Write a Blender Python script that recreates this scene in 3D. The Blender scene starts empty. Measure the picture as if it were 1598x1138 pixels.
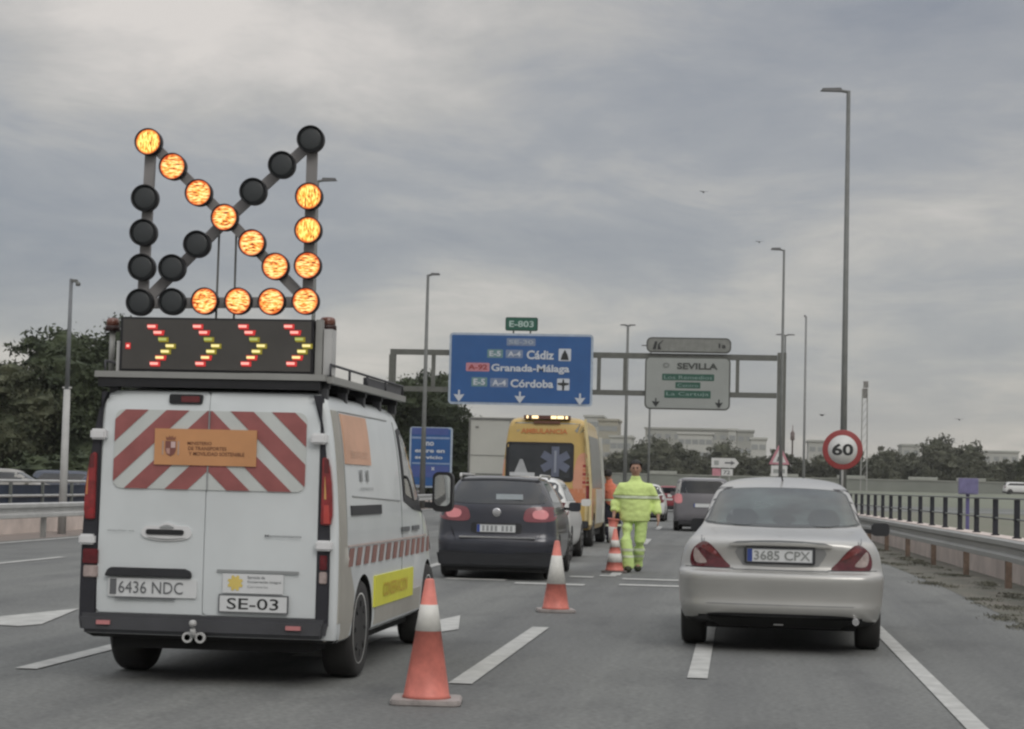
import bpy, bmesh, math, random
from mathutils import Vector, Matrix
from mathutils.bvhtree import BVHTree
rnd = random.Random(7)
R = math.radians
S = bpy.context.scene
COL = S.collection

# ------------------------------------------------------------------ camera
CAM_H = 1.35
PSI, TH, RO = R(6.56979222), R(3.4390741), R(1.40346583)
F_PX, PW, PH = 3100.0, 1598.0, 1138.0
fwd = Vector((-math.sin(PSI)*math.cos(TH), math.cos(PSI)*math.cos(TH), math.sin(TH)))
rgt = fwd.cross(Vector((0, 0, 1))).normalized(); upv = rgt.cross(fwd)
r2 = rgt*math.cos(RO)+upv*math.sin(RO); u2 = -rgt*math.sin(RO)+upv*math.cos(RO)
cd = bpy.data.cameras.new('camera'); cam = bpy.data.objects.new('camera', cd); COL.objects.link(cam)
cam.matrix_world = Matrix(((r2.x, u2.x, -fwd.x, 0), (r2.y, u2.y, -fwd.y, 0), (r2.z, u2.z, -fwd.z, CAM_H), (0, 0, 0, 1)))
cd.sensor_fit = 'HORIZONTAL'; cd.sensor_width = 36; cd.lens = 36*F_PX/PW
cd.clip_start = 0.1; cd.clip_end = 6000
S.camera = cam
S.render.resolution_x = 1024; S.render.resolution_y = 729

# ------------------------------------------------------------------ world, sun, exposure
SUN_EL, SUN_AZ = R(38), R(150)      # high behind the camera, thick cloud
w = bpy.data.worlds.new("World"); S.world = w; w.use_nodes = True
nt = w.node_tree; nt.nodes.clear()
def N(t, **k):
    n = nt.nodes.new(t)
    for a, b in k.items(): setattr(n, a, b)
    return n
def L(a, b): nt.links.new(a, b)
def M_(op, a, b=None, c=None, clamp=False):
    n = N('ShaderNodeMath', operation=op); n.use_clamp = clamp
    for i, v in enumerate((a, b, c)):
        if v is None: continue
        if isinstance(v, (int, float)): n.inputs[i].default_value = v
        else: L(v, n.inputs[i])
    return n.outputs[0]
tc = N('ShaderNodeTexCoord'); sx = N('ShaderNodeSeparateXYZ'); L(tc.outputs['Generated'], sx.inputs[0])
zc = M_('MAXIMUM', sx.outputs[2], 0.0)
den = M_('ADD', zc, 0.10)
cx = N('ShaderNodeCombineXYZ'); L(M_('DIVIDE', sx.outputs[0], den), cx.inputs[0]); L(M_('DIVIDE', sx.outputs[1], den), cx.inputs[1])
def noise(scale, detail, rough, dist=0.0, off=(0, 0, 0), sc=(1, 1, 1), vec=None):
    mp = N('ShaderNodeMapping'); L(vec or cx.outputs[0], mp.inputs[0]); mp.inputs['Location'].default_value = off; mp.inputs['Scale'].default_value = sc
    n = N('ShaderNodeTexNoise'); L(mp.outputs[0], n.inputs['Vector'])
    n.inputs['Scale'].default_value = scale; n.inputs['Detail'].default_value = detail; n.inputs['Roughness'].default_value = rough; n.inputs['Distortion'].default_value = dist
    return n.outputs[0]
n1 = noise(0.85, 6, 0.55, 0.3, (3.1, 0.4, 0), (1.0, 0.55, 1))
n2 = noise(2.6, 9, 0.66, 0.5, (7.7, 2.2, 0), (0.8, 0.62, 1))
mixn = M_('ADD', M_('MULTIPLY', n1, 0.68), M_('MULTIPLY', n2, 0.32))
# broad cloud banks: (direction x/y azimuth, elevation, width, height, strength)
az = M_('ARCTAN2', sx.outputs[0], sx.outputs[1]); el = M_('ARCSINE', sx.outputs[2])
def bank(a, e, wa, we, s):
    da = M_('DIVIDE', M_('SUBTRACT', az, R(a)), R(wa)); de = M_('DIVIDE', M_('SUBTRACT', el, R(e)), R(we))
    q = M_('ADD', M_('MULTIPLY', da, da), M_('MULTIPLY', de, de))
    return M_('MULTIPLY', M_('POWER', 2.718, M_('MULTIPLY', q, -1.0)), s)
tot = M_('MULTIPLY_ADD', M_('SUBTRACT', mixn, 0.5), 1.35, 0.5)
for b in [(-20, 6.6, 8, 2.6, -0.27), (-17, 12.5, 7, 2.2, 0.22), (-5.5, 10.0, 5, 1.5, -0.10), (-21.5, 2.9, 4, 1.5, 0.22),
          (-9.5, 4.6, 9, 1.2, 0.06), (-22, 13, 2.5, 3, -0.10), (2, 8, 4, 3, -0.04), (-11, 8, 5, 0.8, 0.06), (-2, 5.5, 4, 1.0, 0.05)]:
    tot = M_('ADD', tot, bank(*b))
cr = N('ShaderNodeValToRGB'); L(tot, cr.inputs[0])
e = cr.color_ramp; e.elements[0].position = 0.20; e.elements[0].color = (0.150, 0.166, 0.200, 1)
e.elements[1].position = 0.74; e.elements[1].color = (0.52, 0.485, 0.45, 1)
k = e.elements.new(0.46); k.color = (0.252, 0.257, 0.268, 1)
k = e.elements.new(0.58); k.color = (0.350, 0.337, 0.320, 1)
# horizon haze band
hz = M_('POWER', 2.718, M_('MULTIPLY', el, -16.0))
hz = M_('MULTIPLY', M_('MINIMUM', hz, 1.0), 0.75)
mh = N('ShaderNodeMixRGB'); L(hz, mh.inputs[0]); L(cr.outputs[0], mh.inputs[1]); mh.inputs[2].default_value = (0.335, 0.318, 0.292, 1)
# overcast dome: brighter toward the zenith and behind the camera
zen = M_('MULTIPLY_ADD', M_('SMOOTH_MAX', M_('SUBTRACT', sx.outputs[2], 0.26), 0.0, 0.06), 3.6, 1.0)
gain = N('ShaderNodeMixRGB', blend_type='MULTIPLY'); gain.inputs[0].default_value = 1
cg = N('ShaderNodeCombineXYZ'); [L(zen, cg.inputs[i]) for i in range(3)]
L(mh.outputs[0], gain.inputs[1]); L(cg.outputs[0], gain.inputs[2])
ten = N('ShaderNodeMixRGB', blend_type='MULTIPLY'); ten.inputs[0].default_value = 1; L(gain.outputs[0], ten.inputs[1]); ten.inputs[2].default_value = (10, 10, 10, 1)
ns = N('ShaderNodeTexSky', sky_type='NISHITA'); ns.sun_disc = False; ns.sun_elevation = SUN_EL; ns.sun_rotation = SUN_AZ
mx = N('ShaderNodeMixRGB'); mx.inputs[0].default_value = 0.93; L(ns.outputs[0], mx.inputs[1]); L(ten.outputs[0], mx.inputs[2])
bg = N('ShaderNodeBackground'); L(mx.outputs[0], bg.inputs[0]); bg.inputs[1].default_value = 0.1
wo = N('ShaderNodeOutputWorld'); L(bg.outputs[0], wo.inputs[0])
sl = bpy.data.lights.new('sun', 'SUN'); sl.energy = 0.6; sl.angle = R(25); sl.color = (1, 0.97, 0.92)
so = bpy.data.objects.new('sun', sl); COL.objects.link(so)
sd = Vector((math.sin(SUN_AZ)*math.cos(SUN_EL), math.cos(SUN_AZ)*math.cos(SUN_EL), math.sin(SUN_EL)))
so.rotation_euler = sd.to_track_quat('Z', 'Y').to_euler(); so.location = (0, 0, 40)
S.view_settings.view_transform = 'Standard'; S.view_settings.look = 'None'; S.view_settings.gamma = 1
S.view_settings.exposure = 0.45
try: S.cycles.filter_width = 2.4
except Exception: pass

# ------------------------------------------------------------------ materials
MATS = {}
def mat(name, col, rough=0.6, metal=0.0, var=0.12, vscale=3.0, bump=0.0, bscale=40.0, emit=None, estr=0.0, coat=0.0, alpha=1.0, col2=None, stretch=None, trans=0.0):
    if name in MATS: return MATS[name]
    m = bpy.data.materials.new(name); m.use_nodes = True; t = m.node_tree; b = t.nodes['Principled BSDF']
    b.inputs['Roughness'].default_value = rough; b.inputs['Metallic'].default_value = metal
    b.inputs['Coat Weight'].default_value = coat
    b.inputs['Alpha'].default_value = alpha; b.inputs['Transmission Weight'].default_value = trans
    tcn = t.nodes.new('ShaderNodeTexCoord'); mp = t.nodes.new('ShaderNodeMapping'); t.links.new(tcn.outputs['Object'], mp.inputs[0])
    if stretch: mp.inputs['Scale'].default_value = stretch
    nz = t.nodes.new('ShaderNodeTexNoise'); nz.inputs['Scale'].default_value = vscale; nz.inputs['Detail'].default_value = 6; nz.inputs['Roughness'].default_value = 0.6
    t.links.new(mp.outputs[0], nz.inputs['Vector'])
    rp = t.nodes.new('ShaderNodeValToRGB'); t.links.new(nz.outputs[0], rp.inputs[0])
    c2 = col2 or tuple(c*(1-var) for c in col); c1 = col if col2 else tuple(min(1, c*(1+var)) for c in col)
    rp.color_ramp.elements[0].position = 0.35; rp.color_ramp.elements[1].position = 0.65
    rp.color_ramp.elements[0].color = (*c2, 1); rp.color_ramp.elements[1].color = (*c1, 1)
    t.links.new(rp.outputs[0], b.inputs['Base Color'])
    if bump:
        n2_ = t.nodes.new('ShaderNodeTexNoise'); n2_.inputs['Scale'].default_value = bscale; n2_.inputs['Detail'].default_value = 4
        t.links.new(tcn.outputs['Object'], n2_.inputs['Vector'])
        bp = t.nodes.new('ShaderNodeBump'); bp.inputs['Strength'].default_value = bump; bp.inputs['Distance'].default_value = 0.02
        t.links.new(n2_.outputs[0], bp.inputs['Height']); t.links.new(bp.outputs[0], b.inputs['Normal'])
    if emit: b.inputs['Emission Color'].default_value = (*emit, 1); b.inputs['Emission Strength'].default_value = estr
    MATS[name] = m
    return m
white_paint = mat('white_paint', (0.60, 0.63, 0.635), 0.35, coat=0.3, var=0.06, vscale=1.2)
white_hinge = mat('white_hinge', (0.66, 0.66, 0.66), 0.4, var=0.03)
dirty_white = mat('dirty_white_paint', (0.36, 0.345, 0.305), 0.5, var=0.10, vscale=2.0)
black_pl = mat('black_plastic', (0.012, 0.012, 0.014), 0.5, var=0.2)
grey_pl = mat('grey_plastic', (0.060, 0.061, 0.067), 0.6, var=0.15)
dgrey_pl = mat('dark_grey_plastic', (0.022, 0.023, 0.026), 0.55, var=0.15)
under = mat('underbody', (0.012, 0.012, 0.012), 0.9, var=0.2)
rubber = mat('tyre_rubber', (0.032, 0.031, 0.030), 0.85, var=0.2)
rim_m = mat('wheel_silver', (0.66, 0.66, 0.63), 0.55, 0.0, var=0.1)
rim_d = mat('wheel_slot_dark', (0.02, 0.02, 0.02), 0.7)
silver = mat('silver_paint', (0.41, 0.405, 0.385), 0.30, 0.30, var=0.04, vscale=1.5, coat=0.5)
silver_d = mat('silver_recess_shade', (0.26, 0.262, 0.26), 0.35, 0.4, var=0.05)
dkgrey = mat('dark_grey_paint', (0.035, 0.037, 0.048), 0.28, 0.3, var=0.06, coat=0.5)
mpv_paint = mat('grey_violet_paint', (0.15, 0.145, 0.155), 0.35, 0.2, var=0.06, coat=0.4)
glass_d = mat('dark_glass', (0.012, 0.014, 0.016), 0.06, var=0.3, coat=0.6)
glass_s = mat('tinted_glass', (0.036, 0.050, 0.047), 0.13, var=0.6, vscale=2.4, coat=0.15)
chrome = mat('chrome', (0.55, 0.55, 0.56), 0.2, 0.8, var=0.03)
steel = mat('galvanised_steel', (0.30, 0.30, 0.285), 0.5, 0.35, var=0.12, vscale=1.2, stretch=(1, 0.3, 1))
steel_w = mat('pale_rail_metal', (0.46, 0.46, 0.45), 0.5, 0.1, var=0.1)
pole_m = mat('lamp_post_grey', (0.15, 0.155, 0.148), 0.6, 0.2, var=0.1)
pole_l = mat('lamp_post_pale', (0.42, 0.42, 0.41), 0.6, 0.0, var=0.08)
gantry_m = mat('gantry_steel', (0.125, 0.128, 0.115), 0.6, 0.2, var=0.12)
red_lens = mat('red_lens', (0.24, 0.018, 0.022), 0.2, var=0.25, vscale=18, coat=0.6)
red_dk = mat('dark_red_lens', (0.11, 0.008, 0.012), 0.2, var=0.3, vscale=18, coat=0.6)
amber_lens = mat('amber_lens', (0.50, 0.20, 0.08), 0.25, var=0.15, vscale=20, coat=0.5)
clear_lens = mat('clear_lens', (0.36, 0.29, 0.27), 0.2, var=0.2, vscale=20, coat=0.5)
plate_w = mat('plate_white', (0.62, 0.63, 0.63), 0.5, var=0.04)
plate_b = mat('plate_blue', (0.03, 0.06, 0.25), 0.5)
ink = mat('black_ink', (0.018, 0.02, 0.02), 0.6)
ink_g = mat('grey_ink', (0.12, 0.125, 0.13), 0.6)
ink_f = mat('faded_grey_ink', (0.26, 0.27, 0.27), 0.6)
orange_st = mat('orange_sticker', (0.55, 0.27, 0.12), 0.5, var=0.06)
orange_fd = mat('faded_orange_sticker', (0.62, 0.36, 0.24), 0.5, var=0.1)
brown_ink = mat('brown_ink', (0.14, 0.055, 0.03), 0.6)
yel_ink = mat('yellow_ink', (0.62, 0.48, 0.13), 0.6)
chev_red = mat('chevron_red', (0.29, 0.095, 0.09), 0.4, var=0.12, vscale=6)
chev_wht = mat('chevron_white', (0.52, 0.54, 0.52), 0.35, var=0.05)
stripe_br = mat('stripe_brown_red', (0.25, 0.12, 0.10), 0.5, var=0.1)
yel_fl = mat('fluorescent_yellow', (0.68, 0.66, 0.06), 0.5, var=0.06)
cone_red = mat('cone_red', (0.60, 0.185, 0.145), 0.5, var=0.16, vscale=9)
cone_wht = mat('cone_white', (0.60, 0.59, 0.55), 0.45, var=0.12, vscale=8)
cone_base = mat('cone_base_grey', (0.30, 0.27, 0.255), 0.6, var=0.2, vscale=12)
cone_dark = mat('cone_base_dark', (0.13, 0.11, 0.10), 0.7, var=0.2, vscale=12)
amb_yel = mat('ambulance_yellow', (0.50, 0.345, 0.11), 0.35, var=0.05, coat=0.3)
amb_org = mat('ambulance_orange', (0.52, 0.19, 0.09), 0.35, var=0.06, coat=0.3)
amb_pink = mat('ambulance_pale_orange', (0.58, 0.28, 0.18), 0.35, var=0.06, coat=0.3)
truck_w = mat('truck_grey_white', (0.42, 0.42, 0.385), 0.5, var=0.05, vscale=0.8)
truck_l = mat('truck_seam', (0.14, 0.14, 0.13), 0.6)
blue_s = mat('sign_blue', (0.022, 0.092, 0.265), 0.45, var=0.06, vscale=0.8)
blue_v = mat('sign_blue_violet', (0.06, 0.09, 0.27), 0.45, var=0.06)
sign_rim = mat('sign_rim_pale', (0.36, 0.42, 0.50), 0.5)
sign_w = mat('sign_white', (0.52, 0.55, 0.60), 0.5, var=0.03)
sign_gr = mat('sign_grey_panel', (0.29, 0.305, 0.29), 0.5, var=0.05, vscale=0.7)
sign_dk = mat('sign_dark_rim', (0.075, 0.08, 0.07), 0.5)
green_s = mat('sign_green', (0.015, 0.10, 0.065), 0.5)
red_s = mat('sign_red', (0.28, 0.045, 0.045), 0.45, var=0.1)
pink_s = mat('sign_pink', (0.50, 0.22, 0.26), 0.5)
white_s = mat('sign_face_white', (0.60, 0.60, 0.585), 0.5, var=0.03)
concrete = mat('parapet_concrete', (0.60, 0.52, 0.475), 0.9, var=0.15, vscale=1.2, bump=0.3, bscale=14)
conc_g = mat('wall_concrete', (0.21, 0.22, 0.195), 0.9, var=0.10, vscale=0.3)
conc_l = mat('wall_coping', (0.33, 0.335, 0.30), 0.9, var=0.08)
post_bk = mat('railing_post_black', (0.012, 0.013, 0.020), 0.6, var=0.2)
rail_g = mat('railing_grey', (0.15, 0.16, 0.15), 0.6, var=0.1)
skin = mat('skin', (0.36, 0.21, 0.15), 0.6, var=0.06)
hair_m = mat('dark_hair', (0.012, 0.011, 0.011), 0.7)
hiviz = mat('hi_vis_yellow', (0.62, 0.76, 0.27), 0.8, var=0.10, vscale=5, bump=0.6, bscale=7)
hiviz2 = mat('hi_vis_trousers', (0.54, 0.70, 0.25), 0.8, var=0.13, vscale=5, bump=0.7, bscale=7)
reflect = mat('reflective_silver', (0.62, 0.68, 0.50), 0.4, var=0.08)
reflect_d = mat('reflective_edge', (0.28, 0.34, 0.12), 0.6)
shoe_m = mat('dark_shoe', (0.03, 0.035, 0.015), 0.7)
hv_org = mat('hi_vis_orange', (0.68, 0.20, 0.12), 0.8, var=0.12, vscale=6, bump=0.5, bscale=8)
navy = mat('navy_cloth', (0.018, 0.018, 0.03), 0.9)
bark = mat('bark', (0.07, 0.055, 0.04), 0.9, var=0.3, bump=0.5)
line_m = mat('road_paint', (0.40, 0.40, 0.38), 0.8, var=0.16, vscale=5, bump=0.2, bscale=60)
line_w = mat('road_paint_worn', (0.23, 0.23, 0.22), 0.85, var=0.25, vscale=6)

def led_mat(name, vertical, c_hot, c_mid):
    m = bpy.data.materials.new(name); m.use_nodes = True; t = m.node_tree; b = t.nodes['Principled BSDF']
    b.inputs['Base Color'].default_value = (0.03, 0.012, 0.008, 1); b.inputs['Roughness'].default_value = 0.4
    g = t.nodes.new('ShaderNodeTexCoord'); gm = t.nodes.new('ShaderNodeNewGeometry')
    mp = t.nodes.new('ShaderNodeMapping'); t.links.new(gm.outputs['Position'], mp.inputs[0])
    mp.inputs['Scale'].default_value = (120, 1, 34) if vertical else (30, 1, 125)
    if not vertical: mp.inputs['Rotation'].default_value = (0, R(4), 0)
    n = t.nodes.new('ShaderNodeTexNoise'); n.inputs['Scale'].default_value = 1.0; n.inputs['Detail'].default_value = 2.5; n.inputs['Distortion'].default_value = 0.25
    t.links.new(mp.outputs[0], n.inputs['Vector'])
    r = t.nodes.new('ShaderNodeValToRGB'); t.links.new(n.outputs[0], r.inputs[0]); el_ = r.color_ramp
    el_.elements[0].position = 0.37; el_.elements[0].color = (0.20, 0.022, 0.006, 1)
    el_.elements[1].position = 0.58; el_.elements[1].color = (*c_hot, 1)
    q = el_.elements.new(0.43); q.color = (*c_mid, 1)
    q = el_.elements.new(0.50); q.color = (1.0, 0.50, 0.09, 1)
    # red fringe toward the rim (lens local coordinates, radius 0.085 m)
    ln = t.nodes.new('ShaderNodeVectorMath'); ln.operation = 'LENGTH'
    m2 = t.nodes.new('ShaderNodeMapping'); m2.inputs['Scale'].default_value = (1, 0, 1); t.links.new(g.outputs['Object'], m2.inputs[0]); t.links.new(m2.outputs[0], ln.inputs[0])
    rr = t.nodes.new('ShaderNodeMapRange'); t.links.new(ln.outputs['Value'], rr.inputs[0]); rr.inputs[1].default_value = 0.064; rr.inputs[2].default_value = 0.082
    mxx = t.nodes.new('ShaderNodeMixRGB'); t.links.new(rr.outputs[0], mxx.inputs[0]); t.links.new(r.outputs[0], mxx.inputs[1]); mxx.inputs[2].default_value = (0.55, 0.06, 0.02, 1)
    t.links.new(mxx.outputs[0], b.inputs['Emission Color']); b.inputs['Emission Strength'].default_value = 1.05
    return m
led_h = led_mat('led_lens_lit_rows', False, (1.0, 0.74, 0.30), (0.88, 0.22, 0.03))
led_v = led_mat('led_lens_lit_columns', True, (1.0, 0.84, 0.22), (0.92, 0.36, 0.03))
lamp_off = mat('lamp_lens_off', (0.034, 0.038, 0.040), 0.45, var=0.1)
frame_g = mat('arrow_frame_grey', (0.235, 0.225, 0.222), 0.6, var=0.08)
board_in = mat('message_panel_face', (0.062, 0.058, 0.053), 0.6, var=0.12)
led_red = mat('led_red', (0.1, 0.01, 0.01), emit=(1.0, 0.45, 0.38), estr=0.85)
led_redd = mat('led_red_halo', (0.1, 0.01, 0.01), emit=(0.50, 0.02, 0.02), estr=0.8)
led_yel = mat('led_yellow', (0.1, 0.08, 0.01), emit=(0.95, 0.80, 0.35), estr=0.85)
led_grn = mat('led_green', (0.05, 0.08, 0.02), emit=(0.36, 0.40, 0.12), estr=0.85)
led_olv = mat('led_olive_halo', (0.05, 0.05, 0.01), emit=(0.20, 0.16, 0.01), estr=0.8)
flash_m = mat('flash_light', (0.6, 0.4, 0.2), emit=(1.0, 0.78, 0.42), estr=1.3)
tail_lit = mat('tail_light_glow', (0.40, 0.11, 0.12), 0.3, emit=(0.9, 0.45, 0.45), estr=0.16)

# asphalt
def asphalt_mat():
    m = bpy.data.materials.new('asphalt'); m.use_nodes = True; t = m.node_tree; b = t.nodes['Principled BSDF']
    b.inputs['Roughness'].default_value = 0.82; b.inputs['Specular IOR Level'].default_value = 0.35
    g = t.nodes.new('ShaderNodeTexCoord')
    def nz(sc, st=(1, 1, 1), d=5, off=(0, 0, 0)):
        mp = t.nodes.new('ShaderNodeMapping'); mp.inputs['Scale'].default_value = st; mp.inputs['Location'].default_value = off; t.links.new(g.outputs['Object'], mp.inputs[0])
        n = t.nodes.new('ShaderNodeTexNoise'); n.inputs['Scale'].default_value = sc; n.inputs['Detail'].default_value = d; n.inputs['Roughness'].default_value = 0.65
        t.links.new(mp.outputs[0], n.inputs['Vector']); return n.outputs[0]
    base = t.nodes.new('ShaderNodeValToRGB'); t.links.new(nz(0.5, (1, 0.16, 1)), base.inputs[0])
    base.color_ramp.elements[0].position = 0.3; base.color_ramp.elements[0].color = (0.138, 0.142, 0.137, 1)
    base.color_ramp.elements[1].position = 0.7; base.color_ramp.elements[1].color = (0.184, 0.187, 0.178, 1)
    fine = t.nodes.new('ShaderNodeValToRGB'); t.links.new(nz(22, d=8), fine.inputs[0])
    fine.color_ramp.elements[0].position = 0.3; fine.color_ramp.elements[0].color = (0.66, 0.66, 0.66, 1)
    fine.color_ramp.elements[1].position = 0.72; fine.color_ramp.elements[1].color = (1.32, 1.32, 1.32, 1)
    mu = t.nodes.new('ShaderNodeMixRGB'); mu.blend_type = 'MULTIPLY'; mu.inputs[0].default_value = 1
    t.links.new(base.outputs[0], mu.inputs[1]); t.links.new(fine.outputs[0], mu.inputs[2])
    st = t.nodes.new('ShaderNodeValToRGB'); t.links.new(nz(1.6, (1, 0.35, 1), 6, (4, 9, 0)), st.inputs[0])   # oil and repair stains
    st.color_ramp.elements[0].position = 0.32; st.color_ramp.elements[0].color = (0.78, 0.78, 0.79, 1)
    st.color_ramp.elements[1].position = 0.5; st.color_ramp.elements[1].color = (1, 1, 1, 1)
    tk = t.nodes.new('ShaderNodeValToRGB'); t.links.new(nz(1.0, (1.05, 0.012, 1), 3, (2.3, 0, 0)), tk.inputs[0])     # polished wheel tracks
    tk.color_ramp.elements[0].position = 0.40; tk.color_ramp.elements[0].color = (0.84, 0.84, 0.85, 1)
    tk.color_ramp.elements[1].position = 0.60; tk.color_ramp.elements[1].color = (1.06, 1.06, 1.05, 1)
    m0 = t.nodes.new('ShaderNodeMixRGB'); m0.blend_type = 'MULTIPLY'; m0.inputs[0].default_value = 1
    t.links.new(mu.outputs[0], m0.inputs[1]); t.links.new(tk.outputs[0], m0.inputs[2]); mu = m0
    m3 = t.nodes.new('ShaderNodeMixRGB'); m3.blend_type = 'MULTIPLY'; m3.inputs[0].default_value = 1
    t.links.new(mu.outputs[0], m3.inputs[1]); t.links.new(st.outputs[0], m3.inputs[2]); t.links.new(m3.outputs[0], b.inputs['Base Color'])
    bp = t.nodes.new('ShaderNodeBump'); bp.inputs['Strength'].default_value = 0.35; bp.inputs['Distance'].default_value = 0.01
    t.links.new(nz(120, d=2), bp.inputs['Height']); t.links.new(bp.outputs[0], b.inputs['Normal'])
    return m
asphalt = asphalt_mat()
grass_m = mat('dry_grass', (0.135, 0.145, 0.10), 0.95, col2=(0.165, 0.155, 0.125), vscale=0.35, bump=0.5, bscale=6)
verge_m = mat('verge_dirt', (0.150, 0.135, 0.112), 0.95, col2=(0.098, 0.102, 0.080), vscale=2.6, bump=0.6, bscale=9, stretch=(1, 0.5, 1))
side_asph = mat('side_road_asphalt', (0.13, 0.135, 0.125), 0.9, var=0.08, vscale=0.2)
bank_m = mat('embankment_grey_green', (0.16, 0.17, 0.13), 0.95, var=0.1, vscale=0.15)
weed_m = mat('weed_leaf', (0.115, 0.113, 0.085), 0.8, var=0.4, vscale=2)

# ------------------------------------------------------------------ helpers
def tag(o, label=None, cat=None, group=None, kind=None):
    if label: o['label'] = label
    if cat: o['category'] = cat
    if group: o['group'] = group
    if kind: o['kind'] = kind
    return o
def thing(name, label, cat, loc=(0, 0, 0), rz=0.0, group=None):
    o = bpy.data.objects.new(name, None); COL.objects.link(o); o.location = loc; o.rotation_euler = (0, 0, rz)
    o.empty_display_size = 0.2
    return tag(o, label, cat, group)
def link(name, me, parent=None):
    o = bpy.data.objects.new(name, me); COL.objects.link(o)
    if parent: o.parent = parent
    return o
class MB:
    """collects shapes and builds them as one mesh object"""
    def __init__(s): s.b = bmesh.new(); s.mats = []
    def mi(s, m):
        if m is None: return 0
        if m not in s.mats: s.mats.append(m)
        return s.mats.index(m)
    def quadbox(s, P, m=None):
        v = [s.b.verts.new(p) for p in P]; i = s.mi(m)
        for q in ((0, 3, 2, 1), (4, 5, 6, 7), (0, 1, 5, 4), (1, 2, 6, 5), (2, 3, 7, 6), (3, 0, 4, 7)):
            f = s.b.faces.new([v[k] for k in q]); f.material_index = i
    def box(s, x0, x1, y0, y1, z0, z1, m=None):
        s.quadbox([(x0, y0, z0), (x1, y0, z0), (x1, y1, z0), (x0, y1, z0), (x0, y0, z1), (x1, y0, z1), (x1, y1, z1), (x0, y1, z1)], m); return s
    def bar(s, a, b, w_, t_=None, m=None, up=(0, 1, 0)):
        """square bar from a to b; w_ across, t_ along 'up'"""
        a = Vector(a); b = Vector(b); d = (b-a).normalized(); u = Vector(up)
        if abs(d.dot(u)) > 0.95: u = Vector((1, 0, 0))
        u = (u-d*u.dot(d)).normalized(); r = d.cross(u); t_ = t_ or w_
        r *= w_/2; u *= t_/2
        s.quadbox([a-r-u, a+r-u, a+r+u, a-r+u, b-r-u, b+r-u, b+r+u, b-r+u], m); return s
    def tube(s, pts, rad, seg=10, m=None, caps=True):
        pts = [Vector(p) for p in pts]; rads = rad if isinstance(rad, (list, tuple)) else [rad]*len(pts); i = s.mi(m)
        rings = []
        for k, p in enumerate(pts):
            d = (pts[min(k+1, len(pts)-1)]-pts[max(k-1, 0)]).normalized()
            u = Vector((0, 0, 1)) if abs(d.z) < 0.9 else Vector((1, 0, 0))
            u = (u-d*u.dot(d)).normalized(); r_ = d.cross(u)
            rings.append([s.b.verts.new(p+(u*math.cos(2*math.pi*j/seg)+r_*math.sin(2*math.pi*j/seg))*rads[k]) for j in range(seg)])
        for A, B_ in zip(rings, rings[1:]):
            for j in range(seg):
                f = s.b.faces.new((A[j], A[(j+1) % seg], B_[(j+1) % seg], B_[j])); f.material_index = i; f.smooth = True
        if caps:
            for q in (rings[0], rings[-1]):
                f = s.b.faces.new(q); f.material_index = i
        return s
    def lathe(s, prof, axis='z', seg=28, c=(0, 0, 0), m=None, mfun=None):
        """prof: (radius, height) list around axis"""
        rings = []; c = Vector(c)
        for r_, h in prof:
            ring = []
            for j in range(seg):
                a = 2*math.pi*j/seg; p, q = r_*math.cos(a), r_*math.sin(a)
                v = {'z': (p, q, h), 'x': (h, p, q), 'y': (p, h, q)}[axis]
                ring.append(s.b.verts.new(c+Vector(v)))
            rings.append(ring)
        for k, (A, B_) in enumerate(zip(rings, rings[1:])):
            i = s.mi(mfun(k) if mfun else m)
            for j in range(seg):
                f = s.b.faces.new((A[j], A[(j+1) % seg], B_[(j+1) % seg], B_[j])); f.material_index = i; f.smooth = True
        for ring, kk in ((rings[0], 0), (rings[-1], len(prof)-2)):
            f = s.b.faces.new(ring); f.material_index = s.mi(mfun(kk) if mfun else m)
        return s
    def poly(s, pts, thick=None, m=None):
        """flat polygon of 3D points; thick = Vector to extrude along"""
        v = [s.b.verts.new(p) for p in pts]; i = s.mi(m); f = s.b.faces.new(v); f.material_index = i
        if thick is not None:
            t_ = Vector(thick); v2 = [s.b.verts.new(Vector(p)+t_) for p in pts]
            f = s.b.faces.new(v2[::-1]); f.material_index = i
            n = len(v)
            for k in range(n):
                f = s.b.faces.new((v[k], v2[k], v2[(k+1) % n], v[(k+1) % n])); f.material_index = i
        return s
    def text(s, txt, x0, x1, z0, z1, fn, m=None, bold=0.0):
        """lettering fitted into a rectangle, each point mapped through fn(u, v)"""
        me = text_mesh(txt, bold); xs = [v.co.x for v in me.vertices]; ys = [v.co.y for v in me.vertices]
        a, b_, c_, d_ = min(xs), max(xs), min(ys), max(ys); i = s.mi(m)
        vs = [s.b.verts.new(fn(x0+(v.co.x-a)/(b_-a)*(x1-x0), z0+(v.co.y-c_)/(d_-c_)*(z1-z0))) for v in me.vertices]
        for p in me.polygons:
            try: f = s.b.faces.new([vs[k] for k in p.vertices]); f.material_index = i
            except ValueError: pass
        return s
    def build(s, name, m=None, parent=None, smooth=None, bevel=0.0):
        bmesh.ops.recalc_face_normals(s.b, faces=s.b.faces)
        if bevel:
            ed = [e_ for e_ in s.b.edges if e_.is_manifold and e_.calc_face_angle(0) > 0.6]
            if ed: bmesh.ops.bevel(s.b, geom=ed, offset=bevel, segments=2, affect='EDGES', clamp_overlap=True)
        me = bpy.data.meshes.new(name); s.b.to_mesh(me); s.b.free()
        if s.mats:
            for q in s.mats: me.materials.append(q)
        elif m: me.materials.append(m)
        if smooth is not None:
            for p in me.polygons: p.use_smooth = smooth
        return link(name, me, parent)
_tc = {}
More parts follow.
